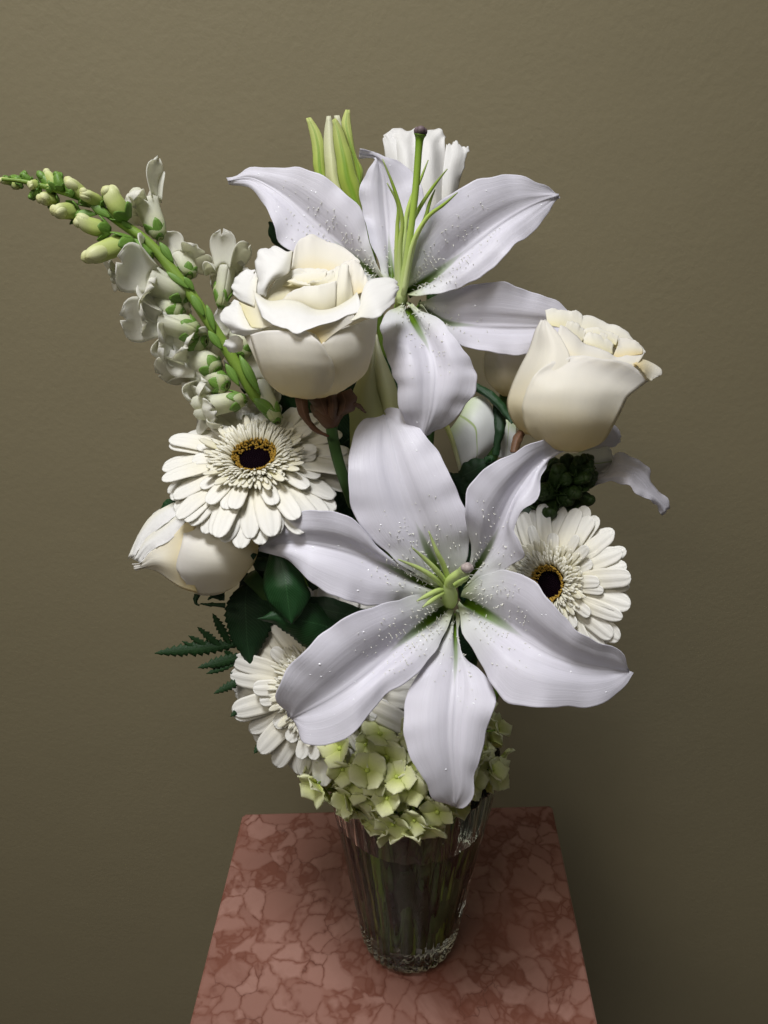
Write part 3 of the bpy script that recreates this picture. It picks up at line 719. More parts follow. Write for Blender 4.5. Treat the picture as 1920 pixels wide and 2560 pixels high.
# ------------------------------------------------------------------ roses
GR = 'white roses in the vase'
def ellip(zf, uc, vc, rx, ry, dc, rz):
    """depth on the near side of a cup; arguments in the zoom's own coordinates"""
    return lambda x, y: dc - rz*math.sqrt(max(0.015, 1-((x-uc)/rx)**2-((y-vc)/ry)**2))
def cup_rows(rows, E, off=0.0):
    return [[(x, y, E(x, y)+off) for x, y in r] for r in rows]
def cup_back(parent, zf, uc, vc, rx, ry, dc, rz, mat, n=2):
    """the far side of the cup, so the flower is whole from any side"""
    for k in range(n):
        a0, a1 = -1.02+k*2.04/n-.05, -1.02+(k+1)*2.04/n+.05
        rows = []
        for i in range(6):
            y = vc+ry*(.97-1.10*i/5); w = math.sqrt(max(.02, 1-((y-vc)/ry)**2)) if y > vc else 1.0
            rows.append([(uc+rx*.90*w*math.sin(a*1.5), y, dc+rz*w*math.cos(a*1.5)*0.9) for a in np.linspace(a0, a1, 5)])
        sheet(parent, 'petal', mat, zf, rows, ruf=.0008 if rx > 300 else 0, edges='e', seed=90+k)

# --- big open rose, upper left
foot = (3.6, 0.014)
roseA = thing('rose', 'large fully open cream white rose on a dark stem in front of the top lily', 'rose', foot_of(foot), GR)
E = ellip(ZR, 850, 1000, 640, 585, .405, .037)
cup_back(roseA, ZR, 850, 1000, 590, 570, .405, .030, M_ROSE)
sheet(roseA, 'petal', M_ROSE, ZR, cup_rows([[(790, 1575), (815, 1577), (840, 1577), (865, 1577), (890, 1574)], [(590, 1528), (700, 1540), (800, 1545), (890, 1545), (970, 1532)],
      [(445, 1395), (600, 1420), (760, 1430), (910, 1440), (1052, 1430)], [(388, 1270), (550, 1285), (720, 1290), (900, 1310), (1076, 1322)],
      [(350, 1150), (510, 1155), (680, 1160), (860, 1180), (1035, 1205)], [(322, 1060), (480, 1050), (640, 1050), (800, 1055), (945, 1078)],
      [(310, 1000), (430, 965), (590, 960), (720, 985), (800, 965)]], E, -.002), ruf=.0005, edges='r', seed=1, th=.0004, rim='e')
sheet(roseA, 'petal', M_ROSE, ZR, cup_rows([[(830, 1570), (870, 1570), (910, 1568), (950, 1566), (990, 1560)], [(860, 1500), (960, 1520), (1060, 1520), (1140, 1500), (1215, 1452)],
      [(890, 1380), (1000, 1400), (1120, 1400), (1240, 1380), (1345, 1345)], [(900, 1240), (1020, 1240), (1150, 1240), (1280, 1230), (1398, 1205)],
      [(920, 1130), (1050, 1110), (1180, 1100), (1310, 1090), (1430, 1070)], [(985, 1050), (1100, 1010), (1220, 985), (1340, 970), (1446, 950)],
      [(1080, 970), (1180, 930), (1290, 890), (1370, 860), (1456, 828)]], E, .001), ruf=.0005, edges='l', seed=2, th=.0004, rim='e')
# left side of the cup
sheet(roseA, 'petal', M_ROSE, ZR, cup_rows([[(700, 1560), (680, 1560), (660, 1555)], [(560, 1490), (500, 1460), (455, 1410)], [(480, 1350), (410, 1310), (370, 1250)],
      [(430, 1200), (350, 1170), (310, 1120)], [(400, 1080), (320, 1060), (265, 1030)], [(400, 990), (310, 995), (245, 1000)]], E, .002), seed=3)
# right wing, folded out
sheet(roseA, 'petal', M_ROSEBACK, ZR, [[(1300, 790, .3760), (1250, 835, .3730), (1200, 885, .3712)], [(1308, 650, .3850), (1320, 745, .3760), (1330, 843, .3700)],
      [(1370, 517, .3930), (1425, 685, .3800), (1462, 830, .3730)], [(1500, 484, .3980), (1540, 640, .3860), (1545, 772, .3800)],
      [(1595, 494, .4010), (1612, 590, .3930), (1612, 700, .3890)], [(1637, 525, .4020), (1642, 580, .3980), (1633, 640, .3950)]], ruf=.0007, edges='er', seed=4)
# front lip
sheet(roseA, 'petal', M_ROSEBACK, ZR, [[(335, 598, .3900), (370, 720, .3830), (420, 835, .3780)], [(470, 690, .3870), (495, 805, .3760), (520, 912, .3700)],
      [(630, 680, .3860), (655, 825, .3720), (640, 950, .3650)], [(760, 705, .3850), (770, 845, .3700), (738, 982, .3630)],
      [(900, 770, .3850), (900, 855, .3710), (885, 935, .3650)], [(1050, 760, .3860), (1062, 825, .3740), (1060, 880, .3680)],
      [(1200, 680, .3870), (1225, 745, .3780), (1222, 815, .3720)], [(1272, 612, .3880), (1300, 700, .3800), (1312, 788, .3745)]], ruf=.0006, edges='r', seed=5, nu=34)
# tiny second lip
sheet(roseA, 'petal', M_ROSE, ZR, [[(800, 955, .3670), (900, 1000, .3690), (960, 1095, .3700)], [(960, 890, .3690), (1000, 960, .3700), (1030, 1020, .3705)],
      [(1090, 865, .3700), (1120, 905, .3708), (1140, 940, .3712)], [(1225, 805, .3730), (1250, 830, .3735), (1270, 860, .3738)]], seed=6)
# inner petals
sheet(roseA, 'petal', M_ROSEIN, ZR, [[(590, 690, .3890), (600, 680, .3895), (612, 662, .3900)], [(720, 760, .3880), (715, 680, .3870), (715, 592, .3880)],
      [(860, 820, .3870), (850, 690, .3850), (850, 556, .3870)], [(980, 830, .3870), (970, 690, .3855), (960, 546, .3870)],
      [(1080, 790, .3890), (1085, 660, .3880), (1085, 512, .3895)]], ruf=.0005, edges='r', seed=7)
sheet(roseA, 'petal', M_ROSEIN, ZR, [[(960, 790, .3900), (1040, 660, .3900), (1092, 515, .3910)], [(1060, 790, .3890), (1095, 600, .3890), (1128, 362, .3940)],
      [(1150, 770, .3890), (1170, 580, .3890), (1190, 378, .3940)], [(1240, 700, .3900), (1230, 580, .3920), (1205, 450, .3950)]], ruf=.0004, edges='r', seed=8)
sheet(roseA, 'petal', M_ROSE, ZR, [[(1190, 620, .3950), (1195, 500, .3980), (1140, 338, .4030)], [(1230, 690, .3930), (1240, 520, .3950), (1240, 333, .4020)],
      [(1270, 640, .3920), (1300, 520, .3950), (1312, 378, .4000)], [(1310, 620, .3920), (1340, 560, .3940), (1352, 470, .3970)], [(1330, 620, .3920), (1360, 570, .3930), (1372, 520, .3950)]], ruf=.0006, edges='r', seed=9)
sheet(roseA, 'petal', M_ROSEIN, ZR, [[(430, 700, .3950), (460, 640, .3980), (540, 500, .4050)], [(560, 720, .3990), (620, 560, .4040), (680, 425, .4080)],
      [(740, 720, .4020), (780, 560, .4060), (850, 398, .4090)], [(900, 700, .4010), (920, 560, .4050), (960, 398, .4080)], [(1060, 680, .3970), (1070, 570, .4010), (1080, 470, .4040)]], ruf=.0008, edges='r', seed=10)
sheet(roseA, 'petal', M_ROSEIN, ZR, [[(820, 560, .4000), (830, 535, .3990), (850, 520, .3985)], [(900, 560, .3980), (920, 520, .3965), (950, 500, .3965)], [(970, 590, .3930), (1000, 500, .3930), (1030, 435, .3960)], [(1050, 560, .3925), (1070, 480, .3935), (1065, 420, .3970)]], ruf=.0007, edges='r', seed=11)
sheet(roseA, 'petal', M_ROSEIN, ZR, [[(640, 520, .4000), (660, 505, .4000), (700, 500, .4010)], [(740, 560, .3990), (760, 540, .3980), (790, 525, .3990)], [(850, 570, .3975), (850, 555, .3970), (850, 545, .3975)]], ruf=.0006, edges='r', seed=12)
sheet(roseA, 'petal', M_ROSEIN, ZR, [[(600, 560, .4030), (640, 500, .4050), (700, 455, .4075)], [(720, 560, .4010), (760, 500, .4035), (800, 440, .4070)], [(860, 545, .4000), (880, 490, .4030), (900, 430, .4065)], [(960, 520, .3990), (985, 480, .4020), (1000, 430, .4050)]], ruf=.0006, edges='r', seed=19)
sheet(roseA, 'petal', M_ROSEIN, ZR, [[(1000, 600, .3915), (1010, 520, .3925), (1000, 440, .3975)], [(1080, 620, .3905), (1090, 500, .3925), (1085, 385, .3990)], [(1130, 620, .3905), (1140, 500, .3930), (1150, 400, .3985)]], ruf=.0005, edges='r', seed=20)
# back petals
sheet(roseA, 'petal', M_ROSE, ZR, [[(660, 520, .4080), (680, 400, .4140), (700, 240, .4200)], [(720, 520, .4120), (740, 330, .4190), (752, 142, .4240)],
      [(860, 500, .4150), (870, 300, .4210), (870, 105, .4250)], [(1000, 500, .4150), (1010, 320, .4210), (1000, 148, .4250)],
      [(1130, 520, .4120), (1150, 370, .4180), (1190, 232, .4230)], [(1230, 540, .4060), (1250, 440, .4110), (1300, 350, .4160)]], ruf=.0007, edges='r', seed=13)
sheet(roseA, 'petal', M_ROSEBACK, ZR, [[(355, 600, .4000), (375, 640, .3960), (412, 642, .3940), (452, 668, .3950)], [(352, 520, .4020), (400, 560, .3940), (440, 570, .3930), (470, 585, .3950)],
      [(358, 400, .4050), (440, 440, .3960), (490, 480, .3940), (530, 505, .3960)], [(378, 268, .4120), (460, 340, .4010), (560, 400, .3960), (650, 450, .3990)],
      [(455, 212, .4160), (530, 270, .4070), (610, 320, .4020), (675, 350, .4040)], [(540, 186, .4190), (590, 220, .4120), (640, 250, .4080), (690, 240, .4100)]], ruf=.0012, edges='l', seed=14)
sheet(roseA, 'petal', M_ROSEBACK, ZR, [[(170, 640, .4040), (220, 690, .3980), (290, 720, .3930), (345, 745, .3900)], [(138, 565, .4080), (210, 610, .3990), (290, 640, .3940), (360, 650, .3920)],
      [(165, 510, .4110), (240, 540, .4020), (310, 560, .3970), (365, 580, .3950)], [(245, 432, .4140), (290, 470, .4070), (330, 500, .4010), (370, 520, .3980)], [(345, 418, .4140), (355, 440, .4090), (365, 460, .4040), (375, 480, .4010)]], ruf=.0009, edges='le', seed=15)
sheet(roseA, 'petal', M_ROSEBACK, ZR, [[(160, 678, .4030), (190, 690, .4000), (215, 702, .3980)], [(80, 760, .4010), (170, 790, .3950), (250, 810, .3920)], [(38, 832, .4000), (170, 870, .3900), (285, 880, .3880)],
      [(95, 925, .3960), (200, 930, .3870), (320, 935, .3850)], [(150, 985, .3930), (250, 968, .3860), (390, 945, .3800)], [(245, 1012, .3890), (350, 985, .3840), (490, 915, .3765)]], ruf=.0009, edges='l', seed=16)
sheet(roseA, 'petal', M_ROSEIN, ZR, [[(205, 700, .3980), (260, 830, .3920), (318, 935, .3860)], [(330, 745, .3920), (380, 840, .3870), (420, 940, .3810)], [(350, 640, .3930), (420, 800, .3850), (500, 920, .3750)], [(400, 640, .3920), (440, 760, .3850), (520, 900, .3740)]], seed=17)
sheet(roseA, 'petal', M_ROSEBACK, ZR, [[(150, 1005, .4050), (200, 1010, .4040), (245, 1045, .4030)], [(105, 1040, .4050), (180, 1070, .4010), (245, 1090, .4020)], [(70, 1082, .4060), (150, 1110, .4010), (240, 1130, .4030)], [(110, 1150, .4070), (160, 1160, .4040), (215, 1150, .4050)]], ruf=.0005, edges='le', seed=18)
# sepals and stem
def sepal(parent, zf, L, R, d, bulge, mat=None, seed=0):
    return bud_tepal(parent, zf, L, R, d, bulge, mat or M_BROWN, seed=seed)[0]
for i, (L, R, d, b) in enumerate([
        ([(535, 970), (545, 1040), (590, 1110), (640, 1165), (722, 1192)], [(600, 975), (605, 1040), (612, 1095), (660, 1150), (722, 1188)], (.400, .401, .404), (.002, .002, 0)),
        ([(605, 975), (640, 1030), (690, 1090), (715, 1120)], [(735, 965), (745, 1020), (740, 1080), (730, 1120)], (.400, .402, .408), (.004, .004, .002)),
        ([(750, 960), (750, 1010), (745, 1060), (730, 1110)], [(840, 925), (880, 975), (860, 1040), (780, 1080)], (.401, .402, .408), (.004, .005, .002)),
        ([(720, 960), (720, 1030), (735, 1090)], [(760, 955), (770, 1030), (750, 1095)], (.398, .400, .405), (.002, .002, 0)),
        ([(850, 1010), (890, 1030), (925, 1055)], [(870, 1000), (905, 1020), (928, 1058)], (.405, .408, .412), (.001, .001, 0))]):
    o = sepal(roseA, Z3, L, R, d, b, seed=i)
    o.name = 'sepal'
part('hip', tube_arrays(cr(wpts(Z3, [(715, 1010, .412), (725, 1060, .411), (730, 1105, .411), (735, 1140, .412)]), 10), [.010, .009, .006, .0034], 12), M_BROWN, roseA)
part('stem', tube_arrays(stem_to_vase([(735, 1110, .411), (745, 1200, .413), (775, 1330, .417), (810, 1440, .424), (850, 1560, .44), (900, 1750, .475)], (3.4, .03), foot, Z3), [.0033, .0031, .0032], 10), M_STEMD, roseA)

# --- right rose, half open
foot = (5.6, 0.016)
roseB = thing('rose', 'half open cream white rose with one outer petal flared out to a point', 'rose', foot_of(foot), GR)
E = ellip(ZQ, 700, 870, 640, 560, .425, .036)
cup_back(roseB, ZQ, 690, 850, 560, 520, .425, .030, M_ROSE)
sheet(roseB, 'petal', M_ROSE, ZQ, cup_rows([[(560, 1370), (630, 1385), (700, 1392), (780, 1390), (850, 1372)], [(330, 1235), (490, 1275), (660, 1290), (830, 1300), (1005, 1300)],
      [(252, 1080), (440, 1110), (650, 1120), (870, 1140), (1105, 1150)], [(256, 930), (460, 940), (680, 950), (920, 980), (1180, 1010)],
      [(300, 780), (500, 770), (720, 770), (980, 820), (1245, 880)]], E, -.003)
      + [[(395, 635, E(395, 635)-.003), (570, 610, .3960), (770, 600, .3950), (1070, 690, .3990), (1345, 795, .4090)]]
      + [[(610, 504, .4000), (800, 486, .3980), (1000, 514, .3980), (1250, 562, .4040), (1448, 722, .4140)]], ruf=.0004, edges='el', seed=21, th=.0004, nu=32, nv=28)
sheet(roseB, 'petal', M_ROSE, ZQ, [[(1290, 566, .4060), (1320, 572, .4060), (1350, 600, .4070)], [(1380, 524, .4160), (1400, 590, .4110), (1400, 655, .4085)], [(1480, 560, .4190), (1470, 640, .4150), (1450, 722, .4130)], [(1558, 612, .4200), (1530, 670, .4170), (1490, 700, .4150)], [(1568, 650, .4200), (1545, 680, .4180), (1510, 690, .4165)]], ruf=.0004, edges='er', seed=22)
sheet(roseB, 'petal', M_ROSE, ZQ, [[(250, 1225, .4200), (400, 1240, .4030), (560, 1250, .3990)], [(150, 1095, .4200), (340, 1100, .3980), (560, 1100, .3940)], [(103, 945, .4210), (310, 950, .3960), (550, 950, .3910)],
      [(138, 790, .4210), (370, 790, .3960), (600, 800, .3920)], [(222, 600, .4190), (450, 600, .3980), (680, 600, .3960)], [(310, 430, .4180), (500, 430, .4020), (692, 475, .3990)],
      [(368, 260, .4190), (470, 250, .4080), (585, 275, .4060)], [(425, 156, .4200), (455, 150, .4160), (485, 160, .4150)]], ruf=.0004, edges='e', seed=23, nu=32)
sheet(roseB, 'petal', M_ROSE, ZQ, [[(480, 640, .4040), (540, 420, .4090), (605, 195, .4140)], [(640, 640, .3990), (690, 440, .4050), (720, 262, .4140)], [(800, 640, .3980), (815, 500, .4030), (830, 362, .4130)],
      [(980, 640, .3990), (990, 540, .4030), (1010, 432, .4120)], [(1120, 650, .4020), (1130, 580, .4050), (1140, 502, .4120)], [(1260, 670, .4060), (1270, 570, .4080), (1280, 474, .4140)], [(1310, 600, .4090), (1360, 530, .4110), (1405, 452, .4180)]], ruf=.0006, edges='r', seed=24)
sheet(roseB, 'petal', M_ROSEIN, ZQ, [[(480, 200, .4240), (475, 130, .4280), (462, 64, .4310)], [(590, 220, .4200), (610, 140, .4270), (620, 50, .4310)], [(700, 280, .4200), (720, 180, .4270), (730, 66, .4320)], [(800, 330, .4200), (820, 220, .4270), (822, 102, .4320)]], ruf=.0008, edges='r', seed=25)
sheet(roseB, 'petal', M_ROSEIN, ZQ, [[(760, 330, .4190), (770, 230, .4260), (750, 122, .4310)], [(860, 340, .4190), (880, 220, .4270), (900, 94, .4330)], [(980, 380, .4190), (1000, 280, .4260), (1020, 180, .4320)], [(1080, 400, .4190), (1110, 310, .4250), (1140, 212, .4310)],
      [(1200, 430, .4190), (1230, 360, .4240), (1262, 292, .4290)], [(1300, 470, .4180), (1340, 430, .4210), (1385, 400, .4250)], [(1350, 500, .4160), (1380, 480, .4180), (1407, 455, .4200)]], ruf=.0007, edges='r', seed=26)
sheet(roseB, 'petal', M_ROSEIN, ZQ, [[(820, 390, .4150), (825, 340, .4160), (815, 296, .4190)], [(920, 430, .4130), (910, 350, .4140), (890, 272, .4190)], [(1010, 460, .4120), (1010, 380, .4140), (1000, 300, .4190)], [(1100, 470, .4130), (1100, 420, .4150), (1112, 378, .4180)]], ruf=.0005, edges='r', seed=27)
sheet(roseB, 'petal', M_ROSEIN, ZQ, [[(830, 300, .4200), (830, 270, .4210), (826, 240, .4230)], [(950, 310, .4190), (950, 265, .4210), (945, 222, .4240)], [(1070, 360, .4180), (1070, 310, .4200), (1080, 265, .4230)], [(1130, 390, .4170), (1145, 350, .4190), (1152, 312, .4220)]], ruf=.0004, edges='r', seed=28)
sheet(roseB, 'petal', M_ROSE, ZQ, [[(1100, 500, .4130), (1130, 430, .4150), (1160, 380, .4170)], [(1170, 510, .4120), (1180, 420, .4160), (1160, 315, .4210)], [(1280, 490, .4130), (1290, 410, .4170), (1290, 340, .4220)], [(1380, 470, .4160), (1385, 430, .4180), (1370, 390, .4220)]], ruf=.0005, edges='r', seed=29)
sheet(roseB, 'petal', M_ROSEIN, ZQ, [[(900, 330, .4175), (905, 295, .4190), (900, 262, .4215)], [(980, 350, .4165), (985, 310, .4185), (990, 272, .4210)], [(1060, 390, .4165), (1065, 350, .4180), (1085, 318, .4205)]], ruf=.0004, edges='r', seed=30)
sheet(roseB, 'petal', M_ROSEIN, ZQ, [[(600, 300, .4130), (640, 230, .4165), (680, 150, .4230)], [(720, 340, .4140), (760, 270, .4175), (790, 200, .4240)], [(800, 380, .4150), (830, 310, .4180), (850, 250, .4235)]], ruf=.0006, edges='r', seed=37)
for i, (L, R, d, b) in enumerate([([(215, 1190), (165, 1260), (145, 1330), (142, 1400)], [(280, 1210), (245, 1270), (225, 1330), (200, 1400)], (.417, .414, .412), (.002, .002, .001)),
                                  ([(700, 1350), (730, 1352), (765, 1335)], [(700, 1385), (735, 1370), (768, 1338)], (.412, .410, .408), (.001, .001, 0))]):
    o = sepal(roseB, ZQ, L, R, d, b, seed=i); o.name = 'sepal'
part('stem', tube_arrays(stem_to_vase([(1370, 1115, .428), (1330, 1180, .44), (1260, 1330, .47), (1180, 1550, .505)], (5.4, .03), foot), [.0045, .003, .0032], 8), M_STEMD, roseB)

# --- left rose, under the gerbera
foot = (3.9, 0.02)
roseC = thing('rose', 'half open cream rose lying sideways below the large gerbera, with frilled tip', 'rose', foot_of(foot), GR)
E = ellip(ZL, 820, 760, 620, 470, .445, .030)
cup_back(roseC, ZL, 800, 740, 520, 430, .447, .024, M_ROSE)
sheet(roseC, 'petal', M_ROSE, ZL, [[(x, y, E(x, y)-.002) for x, y in r] for r in
      [[(1290, 880), (1330, 800), (1350, 700), (1340, 560)], [(1150, 1062), (1250, 900), (1290, 720), (1280, 520)], [(1010, 1158), (1080, 960), (1130, 720), (1150, 440)],
       [(850, 1197), (900, 960), (930, 720), (950, 400)], [(690, 1168), (690, 950), (720, 700), (760, 390)], [(555, 1010), (500, 893), (560, 650), (602, 415)]]], seed=31, th=.0004)
sheet(roseC, 'petal', M_ROSE, ZL, [[(720, 1172, .4270), (640, 900, .4190), (700, 430, .4200)], [(560, 1125, .4270), (560, 850, .4190), (598, 440, .4200)], [(440, 1048, .4270), (430, 860, .4200), (420, 630, .4220)],
      [(310, 955, .4280), (290, 850, .4220), (240, 740, .4230)], [(180, 918, .4290), (175, 885, .4260), (140, 850, .4260)], [(80, 945, .4300), (60, 910, .4290), (45, 868, .4290)]], ruf=.0005, edges='e', seed=32)
sheet(roseC, 'petal', M_ROSEBACK, ZL, [[(600, 430, .4240), (540, 380, .4280), (500, 230, .4360)], [(560, 510, .4230), (450, 400, .4290), (400, 252, .4370)], [(430, 630, .4230), (330, 500, .4300), (260, 352, .4380)],
      [(310, 700, .4240), (220, 590, .4300), (150, 520, .4380)], [(235, 742, .4250), (140, 700, .4300), (70, 645, .4370)], [(125, 858, .4270), (70, 830, .4310), (12, 800, .4360)]], ruf=.0005, edges='lr', power=7, seed=33, nu=34, frill=.0004)
sheet(roseC, 'petal', M_ROSEBACK, ZL, [[(600, 425, .4222), (560, 400, .4230), (520, 350, .4265)], [(470, 590, .4212), (430, 520, .4228), (390, 450, .4265)], [(330, 690, .4222), (290, 620, .4238), (250, 550, .4272)], [(235, 745, .4238), (190, 690, .4252), (150, 640, .4282)], [(128, 862, .4262), (85, 830, .4275), (35, 790, .4297)]], ruf=.0007, edges='le', seed=34, power=5, frill=.0003, rim='l')
sheet(roseC, 'petal', M_ROSEBACK, ZL, [[(535, 345, .4262), (500, 290, .4285), (480, 230, .4330)], [(405, 445, .4258), (350, 380, .4285), (310, 320, .4335)], [(265, 560, .4265), (220, 490, .4290), (190, 430, .4340)], [(160, 650, .4275), (115, 600, .4300), (80, 620, .4340)], [(80, 800, .4285), (40, 790, .4305), (4, 815, .4335)]], ruf=.0007, edges='le', seed=35, power=5, frill=.0003, rim='l')
for i, (L, R, d, b) in enumerate([([(690, 1180), (685, 1250), (700, 1290), (740, 1298)], [(750, 1190), (715, 1240), (712, 1280), (740, 1294)], (.437, .437, .436), (.001, .001, 0)),
                                  ([(1000, 1170), (900, 1180), (850, 1205), (828, 1240)], [(1000, 1250), (910, 1225), (860, 1222), (830, 1242)], (.440, .437, .435), (.002, .002, 0)),
                                  ([(1010, 1280), (900, 1278), (820, 1285), (750, 1280)], [(1010, 1320), (920, 1310), (840, 1300), (750, 1284)], (.440, .438, .436), (.001, .001, 0)),
                                  ([(1290, 840), (1220, 800), (1175, 740), (1150, 665)], [(1340, 770), (1260, 760), (1200, 720), (1152, 663)], (.424, .421, .419), (.001, .001, 0))]):
    o = sepal(roseC, ZL, L, R, d, b, M_LEAFD, seed=i); o.name = 'sepal'
part('stem', tube_arrays(stem_to_vase([(625, 1440, .446), (680, 1500, .455), (780, 1620, .475), (880, 1780, .50)], (3.7, .035), foot), [.005, .003, .0032], 8), M_STEMD, roseC)

# --- frilled white rose at the very top and another behind the right one
foot = (1.0, 0.024)
roseD = thing('rose', 'upright white rose with frilled edge standing behind the long lily style', 'rose', foot_of(foot), GR)
cup_back(roseD, Z2, 960, 420, 150, 240, .510, .018, M_ROSEBACK)
def rim9(ys, xs, d0, dips):
    return [(x, y, d0+dp) for x, y, dp in zip(xs, ys, dips)]
XR = [785, 815, 850, 885, 920, 960, 1000, 1035, 1062]
rowsD = [[(840+(x-785)*.85, 640+8*math.sin(i), .506-.010*math.sin(i/8*math.pi)) for i, x in enumerate(XR)],
         [(806+(x-785)*.97, 500, .505-.012*math.sin(i/8*math.pi)+.0012*math.sin(i*1.9)) for i, x in enumerate(XR)],
         [(x, 370, .504-.012*math.sin(i/8*math.pi)+.0018*math.sin(i*1.9)) for i, x in enumerate(XR)],
         [(x-4, 265, .504-.009*math.sin(i/8*math.pi)+.0026*math.sin(i*1.9)) for i, x in enumerate(XR)],
         [(x-8, 205+6*math.sin(i*2.2), .505-.004*math.sin(i/8*math.pi)+.0034*math.sin(i*1.9)) for i, x in enumerate(XR)],
         rim9([182, 150, 146, 162, 152, 160, 150, 152, 190], [772, 806, 848, 884, 922, 958, 1002, 1040, 1062], .510, [.001, -.002, .003, -.002, .003, -.002, .002, -.002, .002])]
sheet(roseD, 'petal', M_ROSEBACK, Z2, rowsD, ruf=.0006, edges='e', seed=41, nu=36, nv=50, power=7, frill=.0007)
sheet(roseD, 'petal', M_ROSEBACK, Z2, [[(800, 480, .503), (860, 490, .497), (930, 480, .495)], [(785, 330, .503), (850, 330, .496), (910, 330, .496)], [(775, 240, .503), (820, 235, .500), (870, 240, .499)], [(766, 200, .505), (790, 172, .504), (820, 190, .503)]], ruf=.0006, edges='e', seed=44, frill=.0008, power=6)
sheet(roseD, 'petal', M_ROSEBACK, Z2, [[(1040, 620, .503), (1070, 630, .504), (1100, 640, .508)], [(1040, 480, .500), (1080, 460, .501), (1108, 450, .507)], [(1045, 360, .500), (1090, 350, .501), (1135, 350, .507)],
      [(1055, 270, .503), (1110, 270, .503), (1160, 280, .507)], [(1062, 222, .507), (1110, 216, .507), (1155, 240, .509)]], ruf=.0008, edges='er', seed=42, freq=(4, 7, 11), power=7, frill=.0013)
part('stem', tube_arrays(stem_to_vase([(1075, 600, .512), (1080, 760, .515), (1080, 1000, .52), (1060, 1350, .53)], (1.0, .03), foot), [.004, .003, .0032], 8), M_STEMD, roseD)
foot = (0.8, 0.014)
roseE = thing('rose', 'small closed cream rosebud mostly hidden between the top lily and the half open rose', 'rose', foot_of(foot), GR)
E = ellip(Z4, 500, 590, 170, 240, .482, .020)
sheet(roseE, 'petal', M_ROSE, Z4, cup_rows([[(455, 802), (480, 805), (510, 800)], [(395, 748), (470, 760), (560, 750)], [(350, 690), (460, 690), (600, 690)], [(336, 600), (460, 600), (640, 600)], [(345, 520), (460, 500), (640, 500)], [(380, 440), (480, 420), (620, 430)]], E), seed=43)
cup_back(roseE, Z4, 490, 590, 150, 210, .482, .018, M_ROSE)
part('stem', tube_arrays(stem_to_vase([(1265, 985, .485), (1250, 1060, .49), (1200, 1300, .51)], (0.8, .03), foot), [.004, .003, .0032], 8), M_STEMD, roseE)

# ------------------------------------------------------------------ gerberas
def ray_petal_mesh(name, L, W, droop, mat, groove=1.0, th=.0006, nu=12, nv=9, cup=.10, twist=0.0, blunt=.20):
    t = (1-(1-np.linspace(0, 1, nu))**1.55)[:, None]; s = np.linspace(-1, 1, nv)[None, :]
    prof = (.42+.58*np.clip(t/.5, 0, 1)**.8)*(1-.10*np.clip((t-.6)/.4, 0, 1))
    prof = prof*np.sqrt(np.clip(1-np.clip((t-(1-blunt))/(blunt+.004), 0, 1)**2.4, 0.02, 1))
    x = t*L*(1+0*s)
    y = s*prof*W/2
    z = droop*L*t**2 + cup*L*.35*t*(1-t) - cup*W*.55*(s**2)*prof + groove*W*.035*np.cos(s*math.pi*2.2)*prof
    y = y + twist*L*t**2
    G = np.stack([x, y, z+0*x], -1)
    V, F, uv = sheet_arrays(G, th)
    return mesh(name, V, F, uv, mat)

